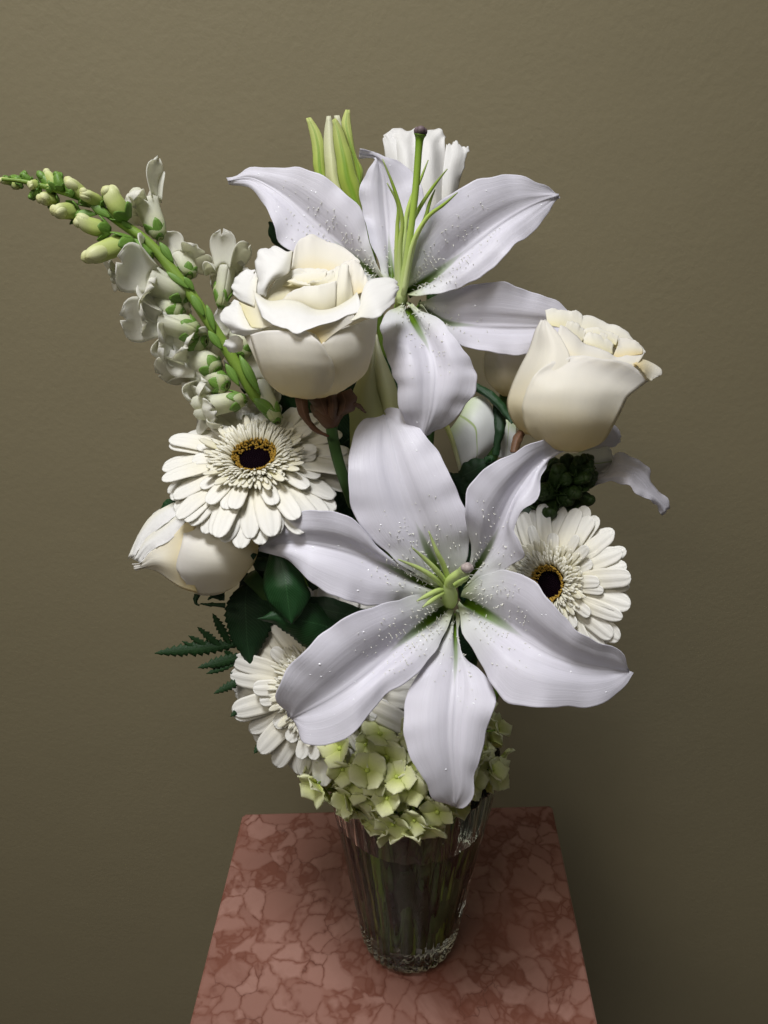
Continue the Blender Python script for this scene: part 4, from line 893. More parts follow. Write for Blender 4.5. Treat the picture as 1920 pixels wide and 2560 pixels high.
def gerbera(label, c, axis, spin, R, foot, neck, via, seed, squash=1.0, droop=-.18):
    r = np.random.default_rng(seed)
    g = thing('gerbera', label, 'gerbera', foot_of(foot), 'white gerberas in the vase')
    org = ORG[g.name]
    ax = Vector(axis).normalized()
    Q = ax.to_track_quat('Z', 'Y').to_matrix().to_4x4()
    base = Matrix.Translation(Vector((c-org).tolist())) @ Q @ Matrix.Rotation(spin, 4, 'Z')
    outer = [ray_petal_mesh('ray_petal', R*r.uniform(.92, 1.04)*.76, R*r.uniform(.20, .255), droop+r.uniform(-.10, .06), M_GERB, th=.00035, groove=.9, twist=r.uniform(-.07, .07), blunt=r.uniform(.16, .30)) for _ in range(9)]
    midl = [ray_petal_mesh('ray_petal', R*.40*r.uniform(.80, 1.2), R*r.uniform(.13, .19), droop*.5+r.uniform(-.05, .08), M_GERB, twist=r.uniform(-.05, .05)) for _ in range(5)]
    small = [ray_petal_mesh('small_petal', R*r.uniform(.16, .28), R*r.uniform(.050, .080), r.uniform(-.05, .12), M_GERBIN, nu=7, nv=5, blunt=.4) for _ in range(4)]
    def ring(n, meshes, r0, h, tilt, name, jit=.5, sc=.06):
        for i in range(n):
            a = 2*math.pi*(i+r.uniform(-jit, jit)*.5)/n
            M = base @ Matrix.Rotation(a, 4, 'Z') @ Matrix.Translation((r0*R, 0, h*R+r.uniform(-.01, .01)*R)) @ Matrix.Rotation(-(tilt+r.normal()*.07), 4, 'Y') @ Matrix.Rotation(r.normal()*.06, 4, 'X') @ Matrix.Scale(1+r.uniform(-sc, sc), 4)
            inst(name, meshes[int(r.integers(len(meshes)))], g, M)
    ring(29, outer, .27, -.03, -.05, 'ray_petal', .6)
    ring(28, outer, .27, .005, .02, 'ray_petal', .6)
    ring(20, midl, .30, .04, .08, 'ray_petal', .9)
    ring(40, small, .31, .07, .24, 'small_petal', 1.2, .25)
    # crowded tubular florets round the disc
    Bn = np.array(base); arr = []
    def add_floret(rad, a, h, tilt, L, W):
        t = np.linspace(0, 1, 5)[:, None]; s = np.linspace(-1, 1, 4)[None, :]
        pr = np.sqrt(np.clip(1-np.clip((t-.55)/.47, 0, 1)**2, .03, 1))
        x = t*L*np.cos(tilt*(1-.5*t)) + 0*s; z = t*L*np.sin(tilt*(1-.3*t)) - .25*W*s**2; y = s*pr*W/2
        G = np.stack([rad+x, y+0*x, h+z+0*x], -1)
        ca, sa = math.cos(a), math.sin(a)
        G = np.stack([G[..., 0]*ca-G[..., 1]*sa, G[..., 0]*sa+G[..., 1]*ca, G[..., 2]], -1)
        V, F, uv = sheet_arrays(G, .0004)
        V = V @ Bn[:3, :3].T + Bn[:3, 3] + org
        arr.append((V, F, uv))
    for rr, n, h, tl, L, W in ((.335, 56, .06, .35, .20, .040), (.312, 58, .065, .55, .17, .036), (.29, 58, .07, .80, .15, .034), (.272, 58, .07, 1.05, .14, .030), (.256, 58, .065, 1.30, .13, .028), (.243, 56, .055, 1.5, .12, .026)):
        for i in range(n):
            add_floret(rr*R*r.uniform(.95, 1.05), 2*math.pi*(i+r.uniform(-.4, .4))/n, h*R*r.uniform(.9, 1.1), tl+r.normal()*.16, L*R*r.uniform(.8, 1.15), W*R*r.uniform(.85, 1.2))
    part('inner_florets', merge(arr), M_GERBIN, g, 'stuff')
    arr = []
    for i in range(460):
        rr = .170+.068*r.beta(1.3, 1.0); a = r.uniform(0, 6.283)
        p = np.array([rr*math.cos(a), rr*math.sin(a), -.01+1.35*(rr-.17)+r.uniform(0, .03)])*R
        V, F, uv = lathe_arrays([(.02, -1), (.8, -.3), (.9, .4), (.02, 1)], 5)
        V = (V*np.array([1, 1, 1.7])*R*.0105+p) @ Bn[:3, :3].T + Bn[:3, 3] + org
        arr.append((V, F, uv))
    part('anthers', merge(arr), M_ANTHER, g, 'stuff')
    arr = []
    for i in range(190):
        rr = .190*math.sqrt((i+.5)/190); a = i*2.39996
        p = np.array([rr*math.cos(a), rr*math.sin(a), -.002+.03*rr])*R
        V, F, uv = lathe_arrays([(.9, -1), (.9, .4), (.02, 1)], 5)
        V = (V*R*.011+p) @ Bn[:3, :3].T + Bn[:3, 3] + org
        arr.append((V, F, uv))
    V, F, uv = lathe_arrays([(.001, -.004), (.225, -.002), (.23, -.02)], 20)
    arr.append(((V*R) @ Bn[:3, :3].T + Bn[:3, 3] + org, F, uv))
    part('disc', merge(arr), M_DISC, g, 'stuff')
    V, F, uv = lathe_arrays([(.002, -.16), (.06, -.16), (.14, -.10), (.24, -.06), (.27, -.02), (.20, -.03), (.002, -.03)], 20)
    part('receptacle', ((V*R) @ Bn[:3, :3].T + Bn[:3, 3] + org, F, uv), M_STEMD, g)
    back = c - np.array(ax)*R*.14
    pts = [back, back-np.array(ax)*R*.35+np.array([0, 0, -.004])] + [P(*p) for p in via]
    a, q = neck; pts.append(np.array([VX+q*math.cos(a), VY+q*math.sin(a), PT+.185]))
    pts.append((pts[-1]+org)/2); pts.append(org)
    part('stem', tube_arrays(cr(np.array(pts), 34), [.0028, .0026, .0028], 8), M_STEM, g)
    return g
def cam_dir(x, y, z):
    """direction given as right, up and towards the camera"""
    return (RIGHT*x + UPV*y - FWD*z)/math.sqrt(x*x+y*y+z*z)
gerbera('large white gerbera with black centre and golden anthers facing upward beside the dark rose stem', P(638, 1150, .428), cam_dir(-.02, .65, .76), .3, .0520, (3.3, .024), (3.2, .036), [(740, 1420, .468), (860, 1700, .50)], 3, droop=-.16)
gerbera('white gerbera with black centre half hidden behind the broad lower lily petal, against the wall', P(1374, 1460, .437), cam_dir(-.66, .10, .74), 1.1, .0450, (6.0, .02), (5.9, .035), [(1290, 1640, .49)], 5, droop=-.10)
gerbera('white gerbera with its centre covered by a lily petal, next to the fern', P(806, 1716, .450), cam_dir(-.16, .02, .98), 2.0, .0590, (4.0, .024), (3.9, .036), [(850, 1790, .49)], 8, droop=-.14)

# ------------------------------------------------------------------ hydrangea
foot = (4.8, 0.02)
hyd = thing('hydrangea', 'pale green hydrangea head resting on the rim of the glass vase', 'hydrangea', foot_of(foot))
HC = P(1006, 1862, .480)
HPF = []; HPU = np.zeros((1, 2))
def hyd_petal(seed):
    r = np.random.default_rng(seed)
    nu, nv = 12, 9
    t = np.linspace(0, 1, nu)[:, None]; s = np.linspace(-1, 1, nv)[None, :]
    pr = (.30+.70*np.clip(t/.5, 0, 1)**.8)*np.sqrt(np.clip(1-np.clip((t-.42)/.59, 0, 1)**2.0, .01, 1))
    tooth = 1+.11*np.sin(t*24+seed)*np.abs(s)**3
    x = t*(1-.14*s**2*t); y = s*pr*.60*tooth
    z = .16*t*(1-.4*t)-.10*s**2*t + .05*np.sin(s*3.0+seed)*t + .05*np.sin(t*5+seed*2)*t
    G = np.stack([x+0*y, y, z+0*y], -1)
    V, F, uv = sheet_arrays(G, .03)
    HPF[:] = [tuple(int(x) for x in f) for f in F]; HPU.resize(uv.shape, refcheck=False); HPU[:] = uv
    return mesh('petal', V, F, uv, M_HYD)
HP = [hyd_petal(i) for i in range(5)]
V, F, uv = lathe_arrays([(.01, -.02), (.10, .0), (.12, .09), (.08, .17), (.01, .19)], 8)
HB = mesh('floret', V, F, uv, M_BUTTON)
hr = np.random.default_rng(12)
def floret(pos, nrm, size, spin):
    q = Vector(nrm.tolist()).to_track_quat('Z', 'Y').to_matrix().to_4x4()
    M = Matrix.Translation(Vector((pos-ORG[hyd.name]).tolist())) @ q @ Matrix.Rotation(spin, 4, 'Z') @ Matrix.Scale(size, 4)
    f = inst('floret', HB, hyd, M)
    op = hr.uniform(.05, .75)
    for k in range(4):
        inst('petal', HP[int(hr.integers(5))], f, Matrix.Rotation(k*math.pi/2+hr.normal()*.1, 4, 'Z') @ Matrix.Translation((.06, 0, .01*k)) @ Matrix.Rotation(-op-hr.normal()*.12, 4, 'Y') @ Matrix.Scale(hr.uniform(.85, 1.1), 4))
RX, RY, RZ = .061, .048, .046
arr = []; cand = []
for i in range(230):
    zz = 1-2*(i+.5)/230; a = i*2.39996; rr = math.sqrt(1-zz*zz)
    n = np.array([rr*math.cos(a), rr*math.sin(a), zz])
    pos = HC + n*np.array([RX, RY, RZ])*hr.uniform(.74, 1.05)
    tocam = (CAM-pos)/np.linalg.norm(CAM-pos)
    if zz > .8 or n.dot(tocam) < -.55: continue
    nn = n/np.array([RX, RY, RZ]); nn /= np.linalg.norm(nn)
    nn = nn + hr.normal(size=3)*.36; nn /= np.linalg.norm(nn)
    cand.append((n.dot(tocam) - .5*max(0, zz-.35), pos, nn, hr.uniform(.0085, .0135), hr.uniform(0, 6.28)))
cand.sort(key=lambda c: -c[0])
back = []
for j, (sc_, pos, nn, sz_, sp_) in enumerate(cand):
    if j < 74: floret(pos, nn, sz_, sp_)
    else:
        q = np.array(Vector(nn.tolist()).to_track_quat('Z', 'Y').to_matrix())
        for k4 in range(4):
            me = HP[int(hr.integers(5))]
            co = np.empty(len(me.vertices)*3, np.float32); me.vertices.foreach_get('co', co); co = co.reshape(-1, 3)
            Rk = np.array((Matrix.Rotation(k4*math.pi/2+sp_, 3, 'Z') @ Matrix.Rotation(-.3, 3, 'Y')))
            back.append((pos + sz_*((co @ Rk.T) @ q.T), HPF, HPU))
    arr.append(tube_arrays([HC+np.array([0, .004, -.02]), HC+(pos-HC)*.55, pos-nn*.001], [.0011, .0009, .0006], 5))
part('far_florets', merge(back), M_HYD, hyd, 'stuff')
floret(P(918, 1926, .430), cam_dir(.05, .35, .9), .0125, .5)
part('pedicels', merge(arr), M_STEM, hyd, 'stuff')
part('stem', tube_arrays(np.array(cr(np.array([HC+np.array([0, .0, -.018]), HC+np.array([.0, .02, -.045]), [VX, VY-.02, PT+.13], foot_of(foot)]), 24)), [.0045, .004, .0042], 8), M_STEM, hyd)

# ------------------------------------------------------------------ snapdragons
def floret_mesh(seed):
    """an open two-lipped snapdragon flower, unit length along +Z: tube, two upper and three lower lobes, palate"""
    r = np.random.default_rng(seed)
    na = 25
    t = np.linspace(0, 1, 10)[:, None]; a = np.linspace(0, 2*math.pi, na)[None, :]
    rad = np.interp(t.ravel(), [0, .1, .35, .7, 1], [.04, .15, .21, .225, .25])[:, None]*(1+.06*np.sin(3*a+seed))
    G = np.stack([rad*np.cos(a)+.05*t**2, rad*np.sin(a)*.88, t*.62+0*a], -1)
    V, F, uv = sheet_arrays(G, .012); uv = uv.copy(); uv[:, 1] *= .6
    arr = [(V, F, uv)]
    for ang, ln, wd, rise, curl in ((.60, .60, .74, .85, 1.0), (-.60, .60, .74, .85, 1.0), (math.pi, .46, .56, .35, 2.0), (math.pi-1.05, .44, .56, .45, 1.9), (math.pi+1.05, .44, .56, .45, 1.9)):
        ang += r.normal()*.12; ln *= r.uniform(.85, 1.2); wd *= r.uniform(.85, 1.2); curl *= r.uniform(.75, 1.25)
        t = np.linspace(0, 1, 12)[:, None]; q = np.linspace(-1, 1, 13)[None, :]
        w = wd*.5*(.55+.45*np.clip(t/.5, 0, 1))*np.sqrt(np.clip(1-np.clip((t-.62)/.385, 0, 1)**2.2, .02, 1))
        th0 = math.atan2(rise, 1-rise+.2)
        th = th0 - curl*t**1.4                      # direction bends from along the tube outwards and back
        dr = np.cumsum(np.cos(th), 0)*ln/12; dz = np.cumsum(np.sin(th), 0)*ln/12
        rr = .205+dr + 0*q; zz = .60+dz + 0*q
        wave = (.040*np.sin(q*4+seed*1.7+ang)+.015*np.sin(q*9+2*seed))*t**2
        rr = rr + wave*.6; zz = zz + wave - .10*q**2*(1-t)
        y = q*w
        ca, sa = math.cos(ang), math.sin(ang)
        G = np.stack([rr*ca-y*sa+.05, (rr*sa+y*ca)*.92, zz], -1)
        V, F, uv = sheet_arrays(G, .012); uv = uv.copy(); uv[:, 1] = .55+.45*uv[:, 1]
        arr.append((V, F, uv))
    for sy in (-1, 1):
        V, F, uv = lathe_arrays([(.01, -.20), (.12, -.14), (.17, 0), (.13, .12), (.01, .18)], 12)
        arr.append((V+np.array([-.05, sy*.10, .68]), F, uv*0+np.array([.5, .45])))
    V, F, uv = merge(arr)
    return mesh('floret', V, F, uv, M_SNAP)
def bud_mesh(seed, mat):
    r = np.random.default_rng(seed); na = 16
    pr = [(.02, 0), (.12, .06), (.19, .22), (.215, .42), (.205, .62), (.20, .75), (.16, .88), (.09, .96), (.01, 1.0)]
    V, F, uv = lathe_arrays(cr(np.array(pr), 16), na)
    a = np.arctan2(V[:, 1], V[:, 0])
    V[:, :2] *= (1+.07*np.sin(3*a+V[:, 2]*4+seed))[:, None]
    V[:, 0] += .30*np.clip(V[:, 2]-.40, 0, 1)**1.5
    V2, F2, uv2 = lathe_arrays(cr(np.array([(.01, .50), (.09, .56), (.135, .68), (.13, .80), (.09, .90), (.01, .97)]), 9), 12)
    V2[:, 0] = V2[:, 0]*.8+.13+.22*np.clip(V2[:, 2]-.5, 0, 1); V2[:, 1] *= 1.15
    V3, F3, uv3 = lathe_arrays(cr(np.array([(.01, .72), (.10, .78), (.15, .90), (.11, 1.0), (.01, 1.05)]), 8), 12)
    V3[:, 0] = V3[:, 0]*.9+.05
    V, F, uv = merge([(V, F, uv), (V2, F2, uv2*np.array([1, .3])+np.array([0, .6])), (V3, F3, uv3*np.array([1, .3])+np.array([0, .65]))])
    return mesh('bud', V, F, uv, mat)
def calyx_mesh():
    arr = []
    for k in range(5):
        t = np.linspace(0, 1, 7)[:, None]; s = np.linspace(-1, 1, 6)[None, :]
        w = np.sin(np.clip(t*.92+.06, 0, 1)*math.pi)**.8*.135
        w = np.maximum(w, .012)
        h = t*.36; rr = .075+.15*np.sin(t*1.7) + .05*t**2
        ang = s*w/np.maximum(rr, .05)
        G = np.stack([rr*np.cos(ang)+0*s, rr*np.sin(ang), h+0*s], -1)
        c, q = math.cos(k*2*math.pi/5), math.sin(k*2*math.pi/5)
        G = np.stack([G[..., 0]*c-G[..., 1]*q, G[..., 0]*q+G[..., 1]*c, G[..., 2]], -1)
        arr.append(sheet_arrays(G, .018))
    V, F, uv = merge(arr)
    return mesh('calyx', V, F, uv, M_SEPAL)
FM = [floret_mesh(i) for i in range(5)]
BM = [bud_mesh(i, M_SNAPBUD) for i in range(4)]
CX = calyx_mesh(); CXD = CX.copy(); CXD.materials.clear(); CXD.materials.append(M_BUDDARK)
BMG = [bud_mesh(i+10, M_SEPAL) for i in range(2)]; BMD = [bud_mesh(i+20, M_BUDDARK) for i in range(2)]
sr = np.random.default_rng(31)
def place(parent, name, me, b, t, width=None, roll=0.0, calyx=None, cs=1.0):
    """mesh of unit length from world point b to world point t"""
    d = t-b; L = np.linalg.norm(d)
    q = Vector((d/L).tolist()).to_track_quat('Z', 'Y').to_matrix().to_4x4()
    w = L if width is None else width/.42
    M = Matrix.Translation(Vector((b-ORG[parent.name]).tolist())) @ q @ Matrix.Rotation(roll, 4, 'Z') @ Matrix.Diagonal((w, w, L, 1))
    o = inst(name, me, parent, M)
    if calyx is not None:
        inst('calyx', calyx, o, Matrix.Diagonal((cs*1.05, cs*1.05, cs*.9, 1)))
    return o
foot = (2.6, 0.022)
snap = thing('snapdragon', 'tall snapdragon spike of white florets with green bud tip leaning out past the open rose', 'snapdragon', foot_of(foot), 'snapdragon stems')
spath = [(1640, 1600, .452), (1560, 1500, .446), (1480, 1420, .440), (1400, 1290, .436), (1290, 1110, .432), (1200, 970, .429), (1100, 820, .427), (1000, 690, .425), (900, 570, .423), (800, 480, .421), (700, 410, .419), (600, 340, .417), (480, 270, .414), (330, 220, .411), (200, 185, .408), (100, 165, .406), (10, 158, .404)]
pts = [P(*Z1(p)) for p in spath][::-1]
a, q = (2.4, .03)
pts += [P(840, 1300, .475), P(930, 1600, .505), np.array([VX+q*math.cos(a), VY+q*math.sin(a), PT+.185]), foot_of(foot)]
part('stem', tube_arrays(cr(np.array(pts), 70), [.0009, .0015, .0024, .0030, .0032, .0033, .0033, .003, .003], 10), M_STEM, snap)
def sz(p): return P(*Z1(p))
def pxw(w, d): return w*(720/1659)*d/FPX
# green buds of the tip
for (bx, by), (tx, ty), w in (((70, 168), (0, 165), 40), ((60, 165), (25, 145), 34), ((125, 170), (62, 140), 42), ((120, 172), (78, 212), 52), ((190, 180), (115, 130), 52), ((230, 195), (158, 180), 56),
                              ((235, 205), (165, 262), 46), ((320, 215), (222, 128), 56), ((330, 220), (262, 98), 60), ((360, 225), (312, 118), 60), ((300, 230), (260, 170), 44), ((420, 260), (370, 160), 44)):
    m = int(sr.integers(2)); dd = .409+sr.uniform(-.003, .003)
    place(snap, 'bud', BMG[m] if sr.random() < .6 else BM[m], sz((bx, by, .410)), sz((tx, ty, dd)), pxw(w, dd), sr.uniform(0, 6.28), CX, .95)
# swelling buds
for (bx, by), (tx, ty), w, d in (((335, 275), (212, 272), 78, .408), ((460, 350), (290, 330), 92, .406), ((530, 310), (382, 150), 80, .409), ((600, 320), (470, 210), 74, .406), ((740, 390), (590, 215), 108, .410),
                                 ((640, 455), (430, 415), 96, .412), ((770, 510), (480, 615), 112, .408), ((880, 600), (600, 520), 84, .418)):
    place(snap, 'bud', BM[int(sr.integers(4))], sz((bx, by, .418)), sz((tx, ty, d)), pxw(w, d), sr.uniform(0, 6.28), CX, 1.12)
# open flowers
for (bx, by), (tx, ty), w, d, rl in (((925, 500), (765, 170), 190, .415, 2.6), ((1090, 840), (740, 700), 250, .408, 1.0), ((1090, 720), (1040, 560), 170, .430, .4), ((760, 690), (610, 720), 120, .414, 3.0),
                                     ((1060, 930), (770, 860), 230, .416, 4.0), ((1150, 1040), (850, 950), 240, .420, .7), ((1190, 1090), (900, 1050), 250, .426, 2.0), ((1260, 1270), (1060, 1130), 230, .430, 5.0),
                                     ((1310, 1350), (1100, 1250), 210, .434, 1.6), ((1420, 1420), (1060, 1490), 190, .424, 3.3), ((1270, 900), (1320, 540), 150, .424, 2.2), 
                                     ((1380, 1180), (1420, 990), 190, .436, .2), ((1600, 1560), (1440, 1230), 160, .440, .9), ((1250, 820), (1400, 690), 170, .442, 4.4)):
    dbase = .432 if d > .42 else .426
    place(snap, 'floret', FM[int(sr.integers(5))], sz((bx, by, dbase+.004)), sz((tx, ty, d+.016)), pxw(w, d)*.66, rl, CX, .80)
# leafy bracts along the stem
br_a = []
for (bx, by), (tx, ty), w, d in (((1000, 640), (920, 520), 60, .420), ((1090, 790), (960, 690), 46, .420), ((1120, 800), (1060, 720), 50, .421), ((1180, 950), (1100, 820), 66, .422), ((1240, 1040), (1190, 880), 50, .424),
                                 ((1280, 1140), (1200, 1030), 60, .426), ((1380, 1350), (1300, 1220), 60, .430), ((1500, 1400), (1380, 1170), 70, .432), ((1600, 1520), (1460, 1420), 90, .434), ((640, 380), (520, 300), 66, .412),
                                 ((760, 440), (700, 400), 40, .415), ((860, 600), (770, 500), 70, .417), ((840, 560), (760, 590), 60, .414), ((560, 360), (440, 350), 54, .411), ((450, 300), (500, 230), 40, .411)):
    b, t = sz((bx, by, d+.003)), sz((tx, ty, d))
    L = np.linalg.norm(t-b); dirv = (t-b)/L
    side = np.cross(dirv, -FWD); side /= np.linalg.norm(side); nn = np.cross(side, dirv)
    if nn.dot(CAM-b) < 0: nn = -nn
    tt = np.linspace(0, 1, 9)[:, None]; ss = np.linspace(-1, 1, 7)[None, :]
    W = pxw(w, d)*.40*np.sin(np.clip(tt**1.2*.97+.02, 0, 1)*math.pi)**.9
    G = b + dirv*(tt*L)[..., None] + side*(ss*W)[..., None] + nn*((.25*L*tt*(1-tt)-.18*W*ss**2/.6)[..., None])
    part('bract', sheet_arrays(G, .0005), M_SEPAL, snap)

foot = (0.2, 0.01)
snap2 = thing('snapdragon', 'dark green snapdragon tip of tight round buds above the half hidden gerbera', 'snapdragon', foot_of(foot), 'snapdragon stems')
tip = P(*Z4((980, 1270, .442))); basep = P(*Z4((730, 1500, .466)))
axd = (tip-basep)/np.linalg.norm(tip-basep)
e1 = np.cross(axd, [0, 0, 1.0]); e1 /= np.linalg.norm(e1); e2 = np.cross(axd, e1)
Lt = np.linalg.norm(tip-basep)
for i in range(34):
    f = 1-(i/34)**.9
    a = i*2.39996+sr.normal()*.25
    out = e1*math.cos(a)+e2*math.sin(a)
    rr = .002+.0065*min(1, (1-f)*2.0)
    b = basep+(tip-basep)*(f*.96) + out*rr*.2
    dirv = axd*(.55+.9*f**2)+out*(1.0-.78*f**3)+sr.normal(size=3)*.14; dirv /= np.linalg.norm(dirv)
    L = (.0085+.0085*min(1, (1-f)*1.5))*sr.uniform(.85, 1.2)
    place(snap2, 'bud', BMD[i % 2], b, b+dirv*L*1.15, L*.55, sr.uniform(0, 6.28), CXD, 1.7)
part('stem', tube_arrays(cr(np.array([tip, basep, P(1310, 1330, .478), P(1220, 1500, .50), [VX+.03, VY, PT+.185], foot_of(foot)]), 36), [.001, .0022, .0026, .003], 8), M_STEMD, snap2)

# ------------------------------------------------------------------ foliage
def leaf(parent, zf, L, M, R, d, e=(.002, .003), mat=None, seed=0, serr=0.0, name='leaf'):
    n = 9
    L = poly_resample(L, n); M = poly_resample(M, n); R = poly_resample(R, n)
    dd = lin_resample(d, n); ee = lin_resample(e, n)
    rows = [[(*L[i], dd[i]+ee[i]), (*(L[i]+M[i])/2, dd[i]+ee[i]*.15), (*M[i], dd[i]), (*(R[i]+M[i])/2, dd[i]+ee[i]*.15), (*R[i], dd[i]+ee[i])] for i in range(n)]
    C = np.array([[P(*zf(tuple(p))) for p in r] for r in rows])
    G = cr(C, 61); G = np.swapaxes(cr(np.swapaxes(G, 0, 1), 17), 0, 1)
    G = ruffle(G, .0006, 'lr', seed)
    if serr:
        t = np.linspace(0, 1, 61)
        saw = ((t*15) % 1)*serr*np.sin(np.clip(t, 0, 1)*math.pi)
        for side, j in ((0, 0), (-1, -1)):
            outv = G[:, j]-G[:, 8]; outv /= np.maximum(np.linalg.norm(outv, axis=1, keepdims=True), 1e-6)
            G[:, j] += outv*saw[:, None]
    return part(name, sheet_arrays(G, .0005), mat or M_LEAF, parent)

foot = (4.1, 0.03)
rl = thing('rose_foliage', 'glossy dark green rose leaves between the sideways rose and the lower lily', 'leaves', foot_of(foot))
leaf(rl, Z7, [(560, 20), (532, 110), (530, 200), (555, 265), (600, 315), (652, 352)], [(590, 25), (620, 130), (632, 220), (640, 290), (652, 352)], [(600, 30), (690, 120), (738, 230), (705, 290), (680, 320), (655, 352)], (.424, .418, .420), (.004, .006, .002), seed=1)
leaf(rl, Z7, [(860, 330), (790, 270), (690, 258), (600, 285), (545, 310), (502, 328)], [(860, 380), (760, 350), (680, 335), (600, 325), (545, 325), (502, 329)], [(800, 480), (740, 470), (690, 440), (630, 385), (570, 345), (502, 332)], (.436, .428, .424), (.004, .004, .001), seed=2, serr=.0012)
leaf(rl, Z7, [(1000, 290), (930, 285), (880, 300), (840, 345)], [(1000, 330), (940, 320), (890, 335), (842, 360)], [(960, 400), (920, 390), (870, 380), (844, 372)], (.442, .440, .438), (.003, .002, .001), seed=3)
leaf(rl, Z7, [(560, 60), (500, 60), (450, 30), (420, 0)], [(570, 90), (510, 85), (450, 45), (420, 2)], [(560, 130), (500, 110), (440, 60), (422, 4)], (.434, .432, .430), (.002, .002, 0), M_LEAFD, seed=4)
leaf(rl, Z7, [(430, 180), (375, 240), (362, 320), (385, 420), (470, 540)], [(460, 180), (445, 240), (450, 330), (455, 430), (472, 540)], [(500, 170), (570, 230), (570, 330), (530, 430), (474, 540)], (.450, .452, .456), (.002, .002, .002), M_LEAFD, seed=5, serr=.002)
leaf(rl, Z7, [(520, 90), (480, 160), (500, 260), (620, 350)], [(560, 90), (570, 180), (590, 260), (622, 350)], [(600, 80), (670, 180), (690, 260), (624, 350)], (.450, .450, .452), (.002, .002, .002), M_LEAFD, seed=6)
leaf(rl, ZL, [(465, 190), (400, 200), (350, 280), (285, 385)], [(500, 230), (430, 250), (360, 310), (285, 386)], [(520, 280), (440, 290), (370, 330), (287, 388)], (.434, .436, .438), (.001, .001, 0), seed=7)
leaf(rl, Z7, [(1010, 300), (900, 262), (800, 232), (720, 232)], [(1000, 330), (900, 312), (800, 290), (722, 258)], [(980, 385), (880, 372), (790, 350), (724, 300)], (.437, .434, .436), (.002, .003, .001), M_LEAFD, seed=8)
part('stem', tube_arrays(stem_to_vase([(780, 1500, .44), (800, 1570, .452), (860, 1720, .485)], (4.0, .03), foot), [.0018, .002, .0026], 8), M_STEMD, rl)

foot = (3.5, 0.03)
fern = thing('fern_frond', 'dark green leatherleaf fern frond sticking out left beside the covered gerbera', 'fern', foot_of(foot))
def pinna(base, tip, w, d0, d1, n=9, seed=0):
    """one toothed leaflet"""
    b, t = P(*Z7((*base, d0))), P(*Z7((*tip, d1)))
    L = np.linalg.norm(t-b); dv = (t-b)/L
    side = np.cross(dv, -FWD); side /= np.linalg.norm(side); nn = np.cross(side, dv)
    if nn.dot(CAM-b) < 0: nn = -nn
    nt = n*4+1; tt = np.linspace(0, 1, nt)
    W = w*(940/1659)*d0/FPX*.5
    env = np.sin(np.clip(tt*.86+.13, 0, 1)*math.pi)**.8
    saw = 1-.55*((tt*n) % 1)
    half = np.maximum(W*env*saw, .0002)
    shift = ((tt*n) % 1)
    G = np.zeros((nt, 5, 3))
    for j, s in enumerate((-1, -.5, 0, .5, 1)):
        fwd = tt*L + abs(s)*W*.55*(1-tt) 
        G[:, j] = b + dv*fwd[:, None] + side*(s*half)[:, None] + nn*(.10*L*tt*(1-tt)-.25*abs(s)*half)[:, None]
    return part('leaflet', sheet_arrays(G, .0004), M_FERN, fern)
for args in (((420, 440), (48, 482), 74, .458, .452, 12), ((250, 470), (168, 428), 26, .455, .453, 4), ((300, 462), (196, 404), 34, .456, .453, 5), ((340, 455), (236, 366), 42, .456, .453, 7), ((380, 445), (303, 306), 48, .457, .453, 8), ((420, 430), (378, 276), 48, .459, .455, 8),
             ((450, 490), (238, 546), 60, .460, .454, 9), ((400, 530), (275, 572), 34, .459, .456, 5), ((400, 500), (352, 470), 30, .460, .457, 4), ((460, 585), (308, 660), 46, .462, .456, 8), ((430, 575), (380, 568), 20, .462, .460, 3), ((470, 680), (382, 762), 44, .464, .460, 7), ((460, 690), (420, 690), 26, .464, .462, 4), ((530, 860), (486, 924), 36, .468, .465, 6), ((470, 420), (400, 330), 50, .461, .459, 7), ((500, 400), (460, 290), 56, .462, .460, 8)):
    pinna(*args)
part('rachis', tube_arrays(stem_to_vase([(600, 1625, .459), (640, 1645, .462), (700, 1720, .472), (800, 1830, .495)], (3.5, .036), foot), [.0009, .0013, .002], 7), M_STEMD, fern)

foot = (0.9, 0.02)
sal = thing('leaf_branch', 'dark leafy branch and added filler leaves between the roses and the lilies', 'leaves', foot_of(foot))
leaf(sal, Z4, [(290, 720), (370, 760), (450, 830), (500, 900), (525, 975)], [(285, 735), (350, 790), (430, 850), (480, 920), (522, 980)], [(270, 770), (330, 800), (400, 850), (460, 930), (515, 985)], (.450, .444, .440), (.001, .002, 0), seed=11)
leaf(sal, Z4, [(400, 865), (400, 960), (410, 1060), (390, 1180)], [(425, 862), (440, 960), (440, 1060), (400, 1190)], [(450, 870), (475, 960), (465, 1060), (430, 1190)], (.452, .446, .448), (.002, .002, .001), M_LEAFD, seed=12)
leaf(sal, Z4, [(175, 1300), (200, 1240), (270, 1210), (390, 1215)], [(180, 1330), (240, 1300), (300, 1270), (390, 1225)], [(190, 1420), (260, 1400), (330, 1340), (395, 1240)], (.452, .448, .450), (.003, .003, 0), M_LEAFD, seed=13)
leaf(sal, Z4, [(90, 1300), (160, 1300), (220, 1330), (260, 1380)], [(100, 1340), (150, 1350), (200, 1370), (255, 1400)], [(130, 1400), (160, 1440), (200, 1440), (250, 1420)], (.452, .450, .450), (.002, .002, 0), M_LEAFD, seed=14)
leaf(sal, Z4, [(340, 1205), (365, 1190), (390, 1190), (402, 1210)], [(345, 1215), (370, 1205), (390, 1205), (402, 1215)], [(355, 1235), (375, 1230), (392, 1222), (402, 1218)], (.446, .445, .445), (.001, .001, 0), seed=15)
bk = np.random.default_rng(77)  # filler leaves below are added to keep the gaps between flowers dark
